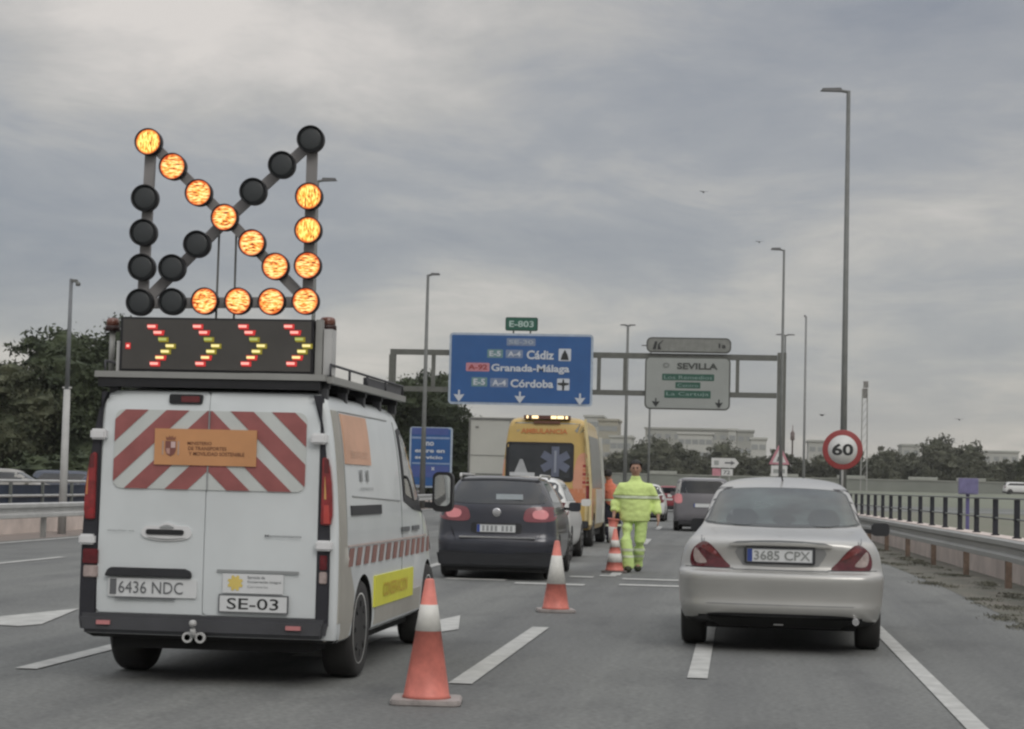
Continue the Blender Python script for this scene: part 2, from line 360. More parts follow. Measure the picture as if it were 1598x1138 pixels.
def text_mesh(txt, bold=0.0):
    if (txt, bold) in _tc: return _tc[(txt, bold)]
    cu = bpy.data.curves.new('t', 'FONT'); cu.body = txt; cu.size = 1; cu.offset = bold; cu.resolution_u = 3
    o = bpy.data.objects.new('t', cu); COL.objects.link(o)
    dg = bpy.context.evaluated_depsgraph_get(); dg.update()
    me = bpy.data.meshes.new_from_object(o.evaluated_get(dg)); bpy.data.objects.remove(o)
    _tc[(txt, bold)] = me
    return me
def evaluate(o):
    dg = bpy.context.evaluated_depsgraph_get(); dg.update()
    me = bpy.data.meshes.new_from_object(o.evaluated_get(dg)); old = o.data; o.modifiers.clear(); o.data = me
    return o
def copy_tree(o, parent=None):
    c = o.copy(); COL.objects.link(c); c.parent = parent
    for ch in [k for k in bpy.data.objects if k.parent == o]: copy_tree(ch, c)
    return c
def retag(o, label): o['label'] = label; return o

# --- bodies lofted from horizontal outlines
def outline(z, yr, yf, hw, rr=0.15, rf=0.28, br=0.05, bf=0.12, tf=0.06):
    pts = []; nx, ns, nc = 9, 13, 5
    mid = (yr+yf)/2; half = (yf-yr)/2
    rr = min(rr, hw*0.9, half*0.9); rf = min(rf, hw*0.9, half*0.9)
    for k in range(nx):                                             # rear edge, left to right
        pts.append((-(hw-rr)+2*(hw-rr)*k/(nx-1), yr))
    for k in range(1, nc):
        a = R(-90)+R(90)*k/nc; pts.append((hw-rr+rr*math.cos(a), yr+rr+rr*math.sin(a)))
    for k in range(ns): pts.append((hw, yr+rr+(yf-rf-yr-rr)*k/(ns-1)))
    for k in range(1, nc):
        a = R(90)*k/nc; pts.append((hw-rf+rf*math.cos(a), yf-rf+rf*math.sin(a)))
    for k in range(nx): pts.append(((hw-rf)-2*(hw-rf)*k/(nx-1), yf))
    for k in range(1, nc):
        a = R(90)+R(90)*k/nc; pts.append((-(hw-rf)+rf*math.cos(a), yf-rf+rf*math.sin(a)))
    for k in range(ns): pts.append((-hw, yf-rf-(yf-rf-yr-rr)*k/(ns-1)))
    for k in range(1, nc):
        a = R(180)+R(90)*k/nc; pts.append((-(hw-rr)+rr*math.cos(a), yr+rr+rr*math.sin(a)))
    out = []
    for x, y in pts:
        t_ = (y-mid)/half; q = (x/hw)**2
        y2 = y + (br*q*max(0, -t_)**2) - (bf*q*max(0, t_)**2)
        out.append((x*(1-tf*max(0, t_)**2), y2, z))
    return out
def loft(name, levels, paint, parent, wheels=(), wr=0.36, whw=None, sub=1, lower=None, lower_z=None):
    bm = bmesh.new(); rings = [[bm.verts.new(p) for p in outline(**l)] for l in levels]; n = len(rings[0])
    for A, B_ in zip(rings, rings[1:]):
        for j in range(n): bm.faces.new((A[j], A[(j+1) % n], B_[(j+1) % n], B_[j]))
    bm.faces.new(rings[0][::-1]); bm.faces.new(rings[-1])
    bmesh.ops.recalc_face_normals(bm, faces=bm.faces)
    me = bpy.data.meshes.new(name); bm.to_mesh(me); bm.free(); me.materials.append(paint); me.materials.append(under); me.materials.append(lower or paint)
    o = link(name, me, parent)
    if sub:
        md = o.modifiers.new('s', 'SUBSURF'); md.levels = sub; md.render_levels = sub; md.subdivision_type = 'CATMULL_CLARK'; evaluate(o)
    full = BVHTree.FromPolygons([v.co for v in o.data.vertices], [p.vertices for p in o.data.polygons])
    if wheels:
        hwm = whw or max(l['hw'] for l in levels); tmp = []
        for (wy, wz) in wheels:
            for s_ in (-1, 1):
                c = MB(); c.lathe([(wr, s_*(hwm-0.30)), (wr, s_*(hwm+0.2))], axis='x', seg=36, c=(0, wy, wz)); co = c.build('cut'); tmp.append(co)
                co.parent = parent
                b_ = o.modifiers.new('b', 'BOOLEAN'); b_.object = co; b_.operation = 'DIFFERENCE'; b_.solver = 'EXACT'
        evaluate(o)
        for c in tmp: bpy.data.objects.remove(c)
    for p in o.data.polygons:
        p.use_smooth = True; c = p.center; mi = 0
        for (wy, wz) in wheels:
            if all((o.data.vertices[v].co.y-wy)**2+(o.data.vertices[v].co.z-wz)**2 < (wr+0.004)**2 for v in p.vertices) and abs(c.y-wy) < wr+0.01 and c.z < wz+wr+.01: mi = 1
        if mi == 0 and p.normal.z < -0.8 and c.z < 0.45: mi = 1
        if mi == 0 and lower_z and c.z < lower_z: mi = 2
        p.material_index = mi
    o.data.polygons.foreach_set('use_smooth', [True]*len(o.data.polygons))
    try: o.data.set_sharp_from_angle(angle=R(38))
    except Exception: pass
    return o, full
def gridpoly(pts, step):
    bm = bmesh.new(); bm.faces.new([bm.verts.new((p[0], p[1], 0)) for p in pts])
    x0, x1 = min(p[0] for p in pts), max(p[0] for p in pts); y0, y1 = min(p[1] for p in pts), max(p[1] for p in pts)
    k = x0+step
    while k < x1: bmesh.ops.bisect_plane(bm, geom=bm.verts[:]+bm.edges[:]+bm.faces[:], plane_co=(k, 0, 0), plane_no=(1, 0, 0)); k += step
    k = y0+step
    while k < y1: bmesh.ops.bisect_plane(bm, geom=bm.verts[:]+bm.edges[:]+bm.faces[:], plane_co=(0, k, 0), plane_no=(0, 1, 0)); k += step
    bmesh.ops.triangulate(bm, faces=[f for f in bm.faces if len(f.verts) > 4])
    return bm
RAY = {'back': lambda a, b: (Vector((a, -6, b)), Vector((0, 1, 0))), 'front': lambda a, b: (Vector((a, 30, b)), Vector((0, -1, 0))),
       'right': lambda a, b: (Vector((6, a, b)), Vector((-1, 0, 0))), 'left': lambda a, b: (Vector((-6, a, b)), Vector((1, 0, 0)))}
def surf(bvh, side, a, b, off):
    o_, d = RAY[side](a, b); h = bvh.ray_cast(o_, d, 40)
    if h[0] is None:
        h = bvh.find_nearest(o_+d*4.0)
        return h[0]-d*off
    n = h[1] if h[1].dot(d) < 0 else -h[1]
    return h[0]+(n*0.6-d*0.4).normalized()*off
def panel(name, m, pts, bvh, parent, side='back', off=0.006, skirt=0.02, step=0.06, mb=None):
    """a panel that follows the body surface"""
    g = gridpoly(pts, step); own = mb is None; mb = mb or MB(); i = mb.mi(m); mp = {}
    d = RAY[side](0, 0)[1]
    for v in g.verts: mp[v.index if False else v] = mb.b.verts.new(surf(bvh, side, v.co.x, v.co.y, off))
    for f in g.faces:
        q = mb.b.faces.new([mp[v] for v in f.verts]); q.material_index = i; q.smooth = True
    for e_ in g.edges:
        if len(e_.link_faces) == 1:
            a, b = mp[e_.verts[0]], mp[e_.verts[1]]
            c = mb.b.verts.new(a.co+d*skirt); c2 = mb.b.verts.new(b.co+d*skirt); a_ = mb.b.verts.new(a.co); b_ = mb.b.verts.new(b.co)
            q = mb.b.faces.new((a_, b_, c2, c)); q.material_index = i
    g.free()
    return mb.build(name, None, parent) if own else mb
def rrect(x0, x1, z0, z1, r=0.03, n=5):
    out = []
    for cx_, cz, a0 in ((x1-r, z1-r, 0), (x0+r, z1-r, 90), (x0+r, z0+r, 180), (x1-r, z0+r, 270)):
        for k in range(n+1):
            a = R(a0+90*k/n); out.append((cx_+r*math.cos(a), cz+r*math.sin(a)))
    return out
def smoothpoly(pts, n=4):
    """closed Catmull-Rom through the points"""
    out = []; N_ = len(pts)
    for i in range(N_):
        p0, p1, p2, p3 = [Vector(pts[(i+k) % N_]) for k in (-1, 0, 1, 2)]
        for k in range(n):
            t_ = k/n; out.append(tuple(0.5*((2*p1)+(p2-p0)*t_+(2*p0-5*p1+4*p2-p3)*t_*t_+(3*p1-p0-3*p2+p3)*t_**3)))
    return out
def wheel(parent, x, y, r=0.32, w_=0.21, side=1, rimr=0.62, slots=9, dark=False):
    """side=+1: outer face toward +x"""
    c = (x, y, r)
    t = MB(); h = w_/2; s_ = side
    t.lathe([(r*rimr, -h*s_), (r*0.93, -h*s_), (r*0.985, -h*0.78*s_), (r, -h*0.5*s_), (r, h*0.5*s_), (r*0.985, h*0.78*s_), (r*0.93, h*s_), (r*rimr, h*0.93*s_)], axis='x', seg=36, m=rubber)
    for k in (-0.3, 0, 0.3): pass
    o = t.build('tyre', None, parent); o.location = c
    q = MB(); rr_ = r*rimr
    q.lathe([(rr_, -h*0.9*s_), (rr_, h*0.95*s_), (rr_*0.93, h*0.9*s_), (rr_*0.85, h*0.55*s_), (rr_*0.45, h*0.78*s_), (rr_*0.2, h*0.9*s_), (0.01, h*0.9*s_)], axis='x', seg=30, m=(rim_d if dark else rim_m))
    for k in range(slots):
        a = 2*math.pi*k/slots; ca, sa = math.cos(a), math.sin(a)
        q.quadbox([(h*(0.5+0.25*dx)*s_+ (0.028 if dx else -0.02)*s_, (rr_*rr2)*ca-wd*sa, (rr_*rr2)*sa+wd*ca) for dx, in ((0,), (1,)) for rr2, wd in ((0.60, -0.010), (0.60, 0.010), (0.78, 0.016), (0.78, -0.016))], rim_d)
    o = q.build('rim', None, parent); o.location = c
def plate(parent, bvh, x0, x1, z0, z1, txt, blue=True, side='back', off=0.02, txm=None, name='number_plate', y=None):
    yy = y if y is not None else min(surf(bvh, side, xx, (z0+z1)/2, off).y for xx in (x0, (x0+x1)/2, x1))
    m = MB(); m.poly([(a, yy, b) for a, b in rrect(x0, x1, z0, z1, 0.012, 3)], (0, 0.02, 0), plate_w)
    p = m.build(name, None, parent)
    d = MB(); wd = x1-x0; hg = z1-z0; fr = wd*0.012
    for a in ((x0, x1, z0, z0+fr), (x0, x1, z1-fr, z1), (x0, x0+fr, z0+fr, z1-fr), (x1-fr, x1, z0+fr, z1-fr)): d.box(a[0], a[1], yy-0.004, yy+0.002, a[2], a[3], ink_g)
    d.build('plate_border', None, p)
    xs = x0+fr*1.5
    if blue:
        b_ = MB(); b_.box(x0+fr, x0+wd*0.085, yy-0.003, yy+0.004, z0+fr, z1-fr, plate_b); b_.build('country_band', None, p); xs = x0+wd*0.11
    if txt:
        t = MB(); t.text(txt, xs, x1-wd*0.04, z0+hg*0.17, z1-hg*0.17, lambda u, v: (u, yy-0.005, v), txm or ink_g, 0.012); t.build('lettering', None, p)
    return p

# ------------------------------------------------------------------ setting: ground, roads, markings
def shift(y): return -0.021*max(0.0, y-30.0)
def ribbon(name, m, x0, x1, ys, z, kind='structure', crown=0.0):
    mb = MB(); i = mb.mi(m); prev = None
    for y in ys:
        a = mb.b.verts.new((x0+shift(y), y, z)); b = mb.b.verts.new((x1+shift(y), y, z))
        if prev: f = mb.b.faces.new((prev[0], prev[1], b, a)); f.material_index = i
        prev = (a, b)
    o = mb.build(name); tag(o, None, None, None, kind); return o
g = MB(); g.poly([(-1500, -60, -0.012), (1500, -60, -0.012), (1500, 3500, -0.012), (-1500, 3500, -0.012)], None, grass_m)
tag(g.build('ground'), kind='structure')
YS = [-12, 0, 10, 20, 30, 40, 50, 60, 75, 95, 120, 150, 190, 235]
ribbon('road', asphalt, -14.2, 3.3, YS, 0.0)
ribbon('road_verge', verge_m, 3.0, 4.32, YS, 0.004)
ribbon('road_verge', mat('left_verge', (0.25, 0.21, 0.185), 0.95, var=0.12, vscale=1.5), -15.4, -13.95, YS, 0.004)
def mark(name, pts, m=line_m, z=0.008):
    mb = MB(); mb.poly([(x, y, z) for x, y in pts], None, m); return tag(mb.build(name), kind='structure')
def dash(x, y0, y1, wd=0.14, m=line_m):
    mark('lane_marking', [(x-wd/2+shift(y0), y0), (x+wd/2+shift(y0), y0), (x+wd/2+shift(y1), y1), (x-wd/2+shift(y1), y1)], m)
ribbon('edge_line', line_m, 1.33, 1.46, [-10, 0, 10, 20, 30, 45, 60, 90, 130], 0.008)
ribbon('edge_line', line_m, -13.72, -13.54, [-10, 10, 30, 45, 60, 90, 130], 0.008)
for a, b in ((13.3, 18.8), (30.2+0, 34.6), (47, 52), (64, 69)): dash(-1.83, a, b, 0.16)
for a, b in ((14.27, 19.6), (31.5, 36.5), (48.5, 53.5)): dash(-0.265, a, b, 0.145)
for a, b in ((13.25, 18.3), (30.3, 35.3), (47.3, 52.3)): dash(-4.83, a, b, 0.16)
for a, b in ((-3, 2), (14, 19), (26.0, 31.0), (43, 48)): dash(-10.72, a, b, 0.15)
# slanted merge arrows
mark('lane_arrow', [(-6.60, 14.6), (-6.42, 16.9), (-6.22, 16.85), (-6.12, 17.15), (-6.50, 19.3), (-6.82, 17.7), (-6.66, 17.4), (-6.80, 14.6)])
mark('lane_arrow', [(-3.05, 14.9), (-3.00, 16.9), (-2.80, 17.15), (-2.66, 17.7), (-2.53, 18.2), (-2.78, 20.1), (-2.92, 19.0), (-3.18, 18.0), (-3.22, 17.2), (-3.35, 14.9)])
# transverse bars by the stopped cars
for x0, x1, y in ((-3.0, -2.05, 26.8), (-1.66, -0.75, 28.95), (-1.60, -0.75, 27.2), (-2.05, -1.8, 29.8), (-4.05, -3.2, 27.5), (-2.45, -2.1, 29.2)):
    mark('transverse_marking', [(x0, y), (x1, y), (x1, y+0.42), (x0, y+0.42)], line_m)
# the other carriageway to the right, with its bank and sound wall
def flat(name, m, x0, x1, y0, y1, z): mb = MB(); mb.poly([(x0, y0, z), (x1, y0, z), (x1, y1, z), (x0, y1, z)], None, m); return tag(mb.build(name), kind='structure')
flat('side_road', side_asph, 6, 160, 150, 215, 0.0)
flat('side_road_line', line_m, 8, 160, 163, 165.2, 0.01)
mb = MB(); mb.poly([(-40, 222, -0.01), (-40, 240, 1.55), (-40, 262, 1.55), (-40, 275, -0.01)], (240, 0, 0), bank_m); tag(mb.build('embankment'), kind='structure')
flat('embankment_road', side_asph, -40, 199, 241, 255, 1.56)
wl = thing('sound_wall', 'long low grey green concrete wall in front of the far trees', 'wall', (0, 257, 1.55))
mb = MB(); mb.box(-40, 110, 0, 0.3, 0, 1.45, conc_g); mb.build('wall', None, wl)
mb = MB(); mb.box(-40, 110, -0.1, 0.4, 1.452, 1.56, conc_l); mb.build('coping', None, wl)
for x0 in (12.5, 21.5, 27.5, 4.0, -11.5):
    mb = MB(); mb.box(x0, x0+3.6, -0.15, 0.45, 1.562, 1.95, conc_l); mb.build('raised_block', None, wl)

# ------------------------------------------------------------------ barriers and railings
def wbeam(mb, x, ys, z0, z1, m, s_):
    """W profile swept along the road; s_=-1 faces -x"""
    prof = [(0.0, 0.0), (0.06, 0.05), (0.06, 0.26), (0.0, 0.38), (0.0, 0.60), (0.06, 0.72), (0.06, 0.93), (0.0, 1.0)]
    i = mb.mi(m); prev = None
    for y in ys:
        X = x(y); ring = [mb.b.verts.new((X+s_*a, y, z0+(z1-z0)*b)) for a, b in prof]+[mb.b.verts.new((X+s_*(a-0.008), y, z0+(z1-z0)*b)) for a, b in prof[::-1]]
        if prev:
            n = len(ring)
            for j in range(n): f = mb.b.faces.new((prev[j], prev[(j+1) % n], ring[(j+1) % n], ring[j])); f.material_index = i
        else: mb.b.faces.new(ring)
        prev = ring
    mb.b.faces.new(prev[::-1])
def bx(y): return 3.92+shift(y)*0.9-0.008*max(0, y-27)
ysr = [8+4.4*k for k in range(26)]
gr = thing('guard_rail', 'galvanised steel guard rail along the right shoulder in front of the concrete parapet', 'guard rail')
mb = MB(); wbeam(mb, bx, ysr, 0.40, 0.72, steel, -1); mb.build('beam', None, gr)
for y in ysr[1:]:
    y -= 0.15
    m_ = MB(); m_.box(bx(y)+0.008, bx(y)+0.10, y-0.06, y+0.06, 0.0, 0.66, mat('rusty_post', (0.17, 0.12, 0.09), 0.8, var=0.3, vscale=8)); m_.build('post', None, gr)
def px_(y): return 4.38+shift(y)
pw = thing('parapet_wall', 'low pinkish concrete parapet behind the right guard rail', 'wall')
ysp = [4, 15, 30, 45, 60, 80, 105, 130]
mb = MB(); prev = None; i = mb.mi(concrete)
for y in ysp:
    ring = [mb.b.verts.new(p) for p in ((px_(y), y, -0.02), (px_(y), y, 0.60), (px_(y)-0.05, y, 0.605), (px_(y)-0.05, y, 0.67), (px_(y)+0.35, y, 0.67), (px_(y)+0.35, y, -0.02))]
    if prev:
        for j in range(6): mb.b.faces.new((prev[j], prev[(j+1) % 6], ring[(j+1) % 6], ring[j]))
    else: mb.b.faces.new(ring)
    prev = ring
mb.b.faces.new(prev[::-1]); mb.build('wall', None, pw)
rl = thing('railing', 'grey railing with thick black posts on top of the right parapet', 'railing')
pr_y = [11.97+2.31*k for k in range(48)]
for y in pr_y:
    X = px_(y)+0.14; m_ = MB()
    m_.box(X-0.045, X+0.045, y-0.03, y+0.03, 0.67, 1.29, post_bk); m_.box(X-0.055, X+0.055, y-0.04, y+0.04, 0.955, 0.985, post_bk); m_.box(X-0.07, X+0.07, y-0.06, y+0.06, 0.672, 0.69, post_bk); m_.build('post', None, rl, bevel=0.004)
for nm, z, r_ in (('top_rail', 1.305, 0.014), ('mid_rail', 0.97, 0.016)):
    mb = MB(); mb.tube([(px_(y)+0.14, y, z) for y in (12, 30, 60, 90, 125)], r_, 8, rail_g); mb.build(nm, None, rl)
# left side
def lx(y): return -14.05+shift(y)
ysl = [14+4*k for k in range(24)]
gl = thing('guard_rail', 'pale steel guard rail beyond the far left lane, below the double rail', 'guard rail')
mb = MB(); wbeam(mb, lx, ysl, 0.42, 0.73, steel_w, 1); mb.build('beam', None, gl)
for y in ysl[1:]:
    y -= 2; m_ = MB(); m_.box(lx(y)-0.10, lx(y)-0.008, y-0.05, y+0.05, 0.0, 0.68, steel); m_.build('post', None, gl)
pl_ = thing('parapet_wall', 'low concrete parapet behind the left guard rail', 'wall')
mb = MB(); mb.quadbox([(-15.5, 10, -0.02), (-15.1, 10, -0.02), (-15.1-1.5, 110, -0.02), (-15.5-1.5, 110, -0.02), (-15.5, 10, 0.45), (-15.1, 10, 0.45), (-15.1-1.5, 110, 0.45), (-15.5-1.5, 110, 0.45)], concrete); mb.build('wall', None, pl_)
r2_ = thing('railing', 'pale double rail fence above the left guard rail', 'railing')
for nm, z in (('top_rail', 1.155), ('lower_rail', 0.83)):
    mb = MB(); mb.tube([(-15.3+shift(y), y, z) for y in (12, 30, 60, 105)], 0.032, 8, steel_w); mb.build(nm, None, r2_)
mb = MB(); scr = mat('dark_blue_screen', (.018, .028, .055), .6, var=.2); mb.quadbox([(-15.36+shift(a_), a_, z_) for z_ in (.50,) for a_ in (12, 12.01, 104, 103.99)]+[(-15.36+shift(a_), a_, 1.06) for a_ in (12, 12.01, 104, 103.99)], scr) if False else [mb.box(-15.40+shift(y_), -15.37+shift(y_), y_, y_+2.02, .47, 1.07, scr) for y_ in [12+2.1*k for k in range(43)]]; mb.build('screen', None, r2_)
for k in range(40):
    y = 14.0+2.1*k; m_ = MB(); m_.box(-15.33+shift(y), -15.27+shift(y), y-0.035, y+0.035, 0.45, 1.13, rail_g); m_.build('post', None, r2_)

# ------------------------------------------------------------------ the white signal van
def P2(a, b): return (a, b)
VX, VY = -3.402, 12.62
van = thing('works_van', 'white road works van with red and white chevrons on its rear window', 'van', (VX, VY, 0))
D = lambda z, yr, yf, hw, **k: dict(z=z, yr=yr, yf=yf, hw=hw, **k)
lv = [D(0.26, 0.10, 4.6, 0.83, rr=.05), D(0.30, 0.03, 4.72, 0.862, rr=.035), D(0.42, 0.02, 4.76, 0.868, rr=.035), D(0.62, 0.01, 4.74, 0.870, rr=.035, rf=.4, bf=.25), D(0.90, 0.01, 4.62, 0.868, rr=.035, rf=.4, bf=.25),
      D(1.06, 0.01, 4.40, 0.862, rr=.035, rf=.4, bf=.25), D(1.12, 0.01, 4.15, 0.858, rr=.035, rf=.4, bf=.22), D(1.30, 0.01, 3.86, 0.844, rr=.035, rf=.35, bf=.2), D(1.50, 0.012, 3.58, 0.825, rr=.035, rf=.3, bf=.2),
      D(1.68, 0.016, 3.34, 0.800, rr=.04, rf=.3, bf=.18), D(1.80, 0.022, 3.15, 0.775, rr=.04, rf=.25, bf=.15), D(1.875, 0.03, 3.00, 0.752, rr=.05, rf=.22), D(1.91, 0.07, 2.85, 0.70, rr=.12), D(1.925, 0.2, 2.7, 0.58, rr=.15), D(1.93, 0.5, 2.3, 0.3)]
for l_ in lv: l_['br'] = .012; l_['hw'] *= .978
vb, vbvh = loft('body', lv, white_paint, van, wheels=[(0.93, 0.33), (3.93, 0.33)], wr=0.375, whw=0.868)
def hwz(z):
    for p_, q_ in zip(lv, lv[1:]):
        if p_['z'] <= z <= q_['z']: t_ = (z-p_['z'])/(q_['z']-p_['z']); return p_['hw']+(q_['hw']-p_['hw'])*t_
    return lv[0]['hw']
def corner_prism(nm, m, s_, z0_, z1_, xin, out=.004, y0_=-.012, y1_=.075, par=None, n_=7, rnd_=0.0):
    '''solid strip on a rear corner, its outer edge following the body side'''
    zs = [z0_+(z1_-z0_)*k/n_ for k in range(n_+1)]
    inn = (lambda z: xin) if not callable(xin) else xin
    prof = [(hwz(z)+out-(rnd_*(1-max(0.0, math.sin(math.pi*(z-z0_)/(z1_-z0_)))**.35) if rnd_ else 0), z) for z in zs]+[(inn(z), z) for z in zs[::-1]]
    mb = MB(); mb.poly([(s_*x_, y0_, z_) for x_, z_ in prof], (0, y1_-y0_, 0), m)
    return mb.build(nm, None, par or van, bevel=.006)
X = lambda v: v-VX           # world x -> local x
# white rear door leaves, dark pillars either side
def door(x0, x1, nm, x0t, x1t):
    pts = [(x0+.02, 0.455), (x1-.0, 0.455), (x1+0.0, 0.9), ((x1+x1t)/2, 1.55), (x1t, 1.87), (x1t-.02 if x1t > x0t else x1t, 1.892), (x0t+.0, 1.892), (x0t, 1.87), ((x0+x0t)/2, 1.55), (x0, 0.9), (x0, 0.475)]
    return panel(nm, white_paint, pts, vbvh, van, off=0.012, step=0.08)
for s_ in (-1, 1): corner_prism('pillar_trim', mat('pillar_trim_dark', (.020, .020, .026), .5, var=.1), s_, .40, 1.885, .745 if s_ < 0 else .716, out=.003 if s_ < 0 else -.052, y0_=-.001, y1_=.055, n_=14)
door(-0.742, -0.034, 'rear_door', -0.724, -0.029)
door(-0.028, 0.712, 'rear_door', -0.023, 0.708)
DY = 0.0
def dy(x, z, off=0.016): return surf(vbvh, 'back', x, z, 0.012).y-off
# chevron window film
x0, x1, z0, z1 = -0.655, 0.622, 1.262, 1.776
fp = rrect(x0, x1, z0, z1, 0.055, 5)
wn = panel('rear_window', chev_wht, fp, vbvh, van, off=0.020, step=0.08)
mb = MB(); i = mb.mi(chev_red); cxm = -0.022
def clip(poly, a, b, c):   # keep a*x+b*z<=c
    out = []
    for k in range(len(poly)):
        p, q = poly[k], poly[(k+1) % len(poly)]; fp_, fq = a*p[0]+b*p[1]-c, a*q[0]+b*q[1]-c
        if fp_ <= 0: out.append(p)
        if fp_*fq < 0: t_ = fp_/(fp_-fq); out.append((p[0]+(q[0]-p[0])*t_, p[1]+(q[1]-p[1])*t_))
    return out
for s_, c0s in ((-1, (-0.135, 0.125, 0.385, 0.645)), (1, (-0.135, 0.125, 0.385, 0.645))):
    for c0 in c0s:                              # band between d and d+w where d = |x|*a + z*b from apex
        # chevron line through (cxm + s*u, 1.776 - 1.02*u + c)
        poly = clip(fp, s_*-1.0, 0, -s_*cxm - 0.006)
        k_ = 0.95
        lo = 1.776 - c0*1.0; wv = 0.145
        # lines: z + k*|x-c| = zz
        poly = clip(poly, s_*k_, 1, (lo+0.40)+s_*k_*cxm)
        poly = clip(poly, -s_*k_, -1, -((lo+0.40-wv)+s_*k_*cxm))
        if len(poly) >= 3: panel('', chev_red, poly, vbvh, None, off=0.024, skirt=0.003, step=0.08, mb=mb)
mb.build('chevron_stripe', None, wn)
mb = MB(); mb.box(-0.026, -0.018, dy(0, 1.5, 0.016), dy(0, 1.5, 0.002), z0, z1, ink_f); mb.build('seam', None, wn)
# orange ministry board
oy = dy(0, 1.5, 0.022)
mb = MB(); mb.box(X(-3.781), X(-3.103), oy, oy+0.012, 1.420, 1.655, orange_st); ob = mb.build('ministry_board', None, van)
fn = lambda u, v: (u, oy-0.003, v)
mb = MB()
mb.text('MINISTERIO', X(-3.56), X(-3.40), 1.553, 1.574, fn, brown_ink, 0.01)
mb.text('DE TRANSPORTES', X(-3.555), X(-3.30), 1.519, 1.542, fn, brown_ink, 0.01)
mb.text('Y MOVILIDAD SOSTENIBLE', X(-3.55), X(-3.18), 1.484, 1.508, fn, brown_ink, 0.01)
mb.build('lettering', None, ob)
mb = MB(); cx0 = X(-3.672)                         # coat of arms: crown, two pillars, quartered shield
mb.poly([(cx0+a, oy-0.003, 1.535+b) for a, b in ((-.036, .04), (.036, .04), (.036, -.02), (.025, -.045), (0, -.06), (-.025, -.045), (-.036, -.02))], None, mat('crest_brown', (0.20, 0.075, 0.06), .6))
mb.poly([(cx0+a, oy-0.005, 1.535+b) for a, b in ((.002, .036), (.032, .036), (.032, -.004), (.002, -.004))], None, mat('crest_pale', (0.55, 0.40, 0.38), .6))
mb.poly([(cx0+a, oy-0.005, 1.535+b) for a, b in ((-.030, -.008), (-.004, -.008), (-.004, -.048), (-.024, -.040))], None, mat('crest_pink', (0.45, 0.26, 0.22), .6))
mb.poly([(cx0+a, oy-0.003, 1.590+b) for a, b in ((-.030, -.008), (.030, -.008), (.034, .014), (.018, .006), (.010, .020), (0, .010), (-.010, .020), (-.018, .006), (-.034, .014))], None, mat('crest_crown', (0.25, 0.10, 0.06), .6))
for s_ in (-1, 1): mb.box(cx0+s_*0.052-.005, cx0+s_*0.052+.005, oy-0.003, oy+0.001, 1.485, 1.575, mat('crest_pillar', (0.42, 0.30, 0.24), .6))
mb.build('coat_of_arms', None, ob)
# third brake light
mb = MB(); yy = dy(-0.18, 1.85); mb.poly([(a, yy, b) for a, b in rrect(X(-3.70), X(-3.478), 1.818, 1.882, .015, 3)], (0, .05, 0), black_pl); bl = mb.build('brake_light', None, van)
mb = MB(); mb.poly([(a, yy-.004, b) for a, b in rrect(X(-3.62), X(-3.495), 1.830, 1.870, .010, 3)], (0, .003, 0), red_dk); mb.build('lens', None, bl)
# handle
yy = dy(-0.28, 0.98)
mb = MB(); mb.poly([(a, yy+0.004, b) for a, b in smoothpoly([(-.450, .975), (-.42, 1.02), (-.34, 1.025), (-.28, 1.045), (-.21, 1.025), (-.14, 1.02), (-.115, .975), (-.15, .94), (-.28, .925), (-.41, .94)])], (0, .012, 0), white_hinge); hb = mb.build('handle_recess', None, van)
mb = MB(); mb.poly([(a, yy-0.004, b) for a, b in rrect(X(-3.82), X(-3.567), 0.966, 1.000, .015, 3)], (0, .007, 0), black_pl); mb.build('handle', None, hb)
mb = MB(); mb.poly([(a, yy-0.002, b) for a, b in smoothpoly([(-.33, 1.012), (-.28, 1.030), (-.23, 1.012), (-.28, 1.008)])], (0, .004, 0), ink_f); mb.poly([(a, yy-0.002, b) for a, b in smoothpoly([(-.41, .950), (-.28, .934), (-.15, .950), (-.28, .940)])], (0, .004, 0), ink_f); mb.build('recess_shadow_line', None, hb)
# number light bar and plates
yy = dy(-0.38, 0.7)
mb = MB(); mb.poly([(a, yy-0.02, b) for a, b in ((X(-4.085), .690), (X(-4.065), .735), (X(-4.04), .748), (X(-3.55), .748), (X(-3.51), .730), (X(-3.505), .690))], (0, .035, 0), dgrey_pl); mb.build('number_light_bar', None, van, bevel=0.006)
mb = MB(); mb.poly([(a, yy+.002, b) for a, b in rrect(X(-4.06), X(-3.47), .560, .680, .01, 2)], (0, .012, 0), plate_w); np_ = mb.build('number_plate', None, van)
fn = lambda u, v: (u, yy-.003, v)
mb = MB(); mb.box(X(-4.048), X(-4.005), yy-.003, yy+.003, .574, .674, ink_g); mb.build('country_band', None, np_)
mb = MB(); mb.text('6436 NDC', X(-3.990), X(-3.560), .583, .660, fn, ink_g, 0.0); mb.build('lettering', None, np_)
mb = MB(); mb.box(X(-4.01), X(-3.61), yy-.003, yy+.003, .548, .5585, ink_g); mb.build('frame_edge', None, np_)
yy = dy(0.3, 0.6)
mb = MB(); mb.box(X(-3.34), X(-2.80), yy, yy+.006, .735, .752, ink_f); mb.build('door_crease', None, van)
mb = MB(); mb.box(X(-3.30), X(-2.90), yy, yy+.006, .603, .728, plate_w); st = mb.build('maintenance_sticker', None, van)
fn = lambda u, v: (u, yy-.003, v)
mb = MB(); sx_, sz_ = X(-3.215), .668
pts = []
for k in range(24):
    a = 2*math.pi*k/24; r_ = .052 if k % 3 else .036; pts.append((sx_+r_*math.cos(a), yy-.003, sz_+r_*math.sin(a)))
mb.poly(pts, None, yel_ink); mb.build('emblem', None, st)
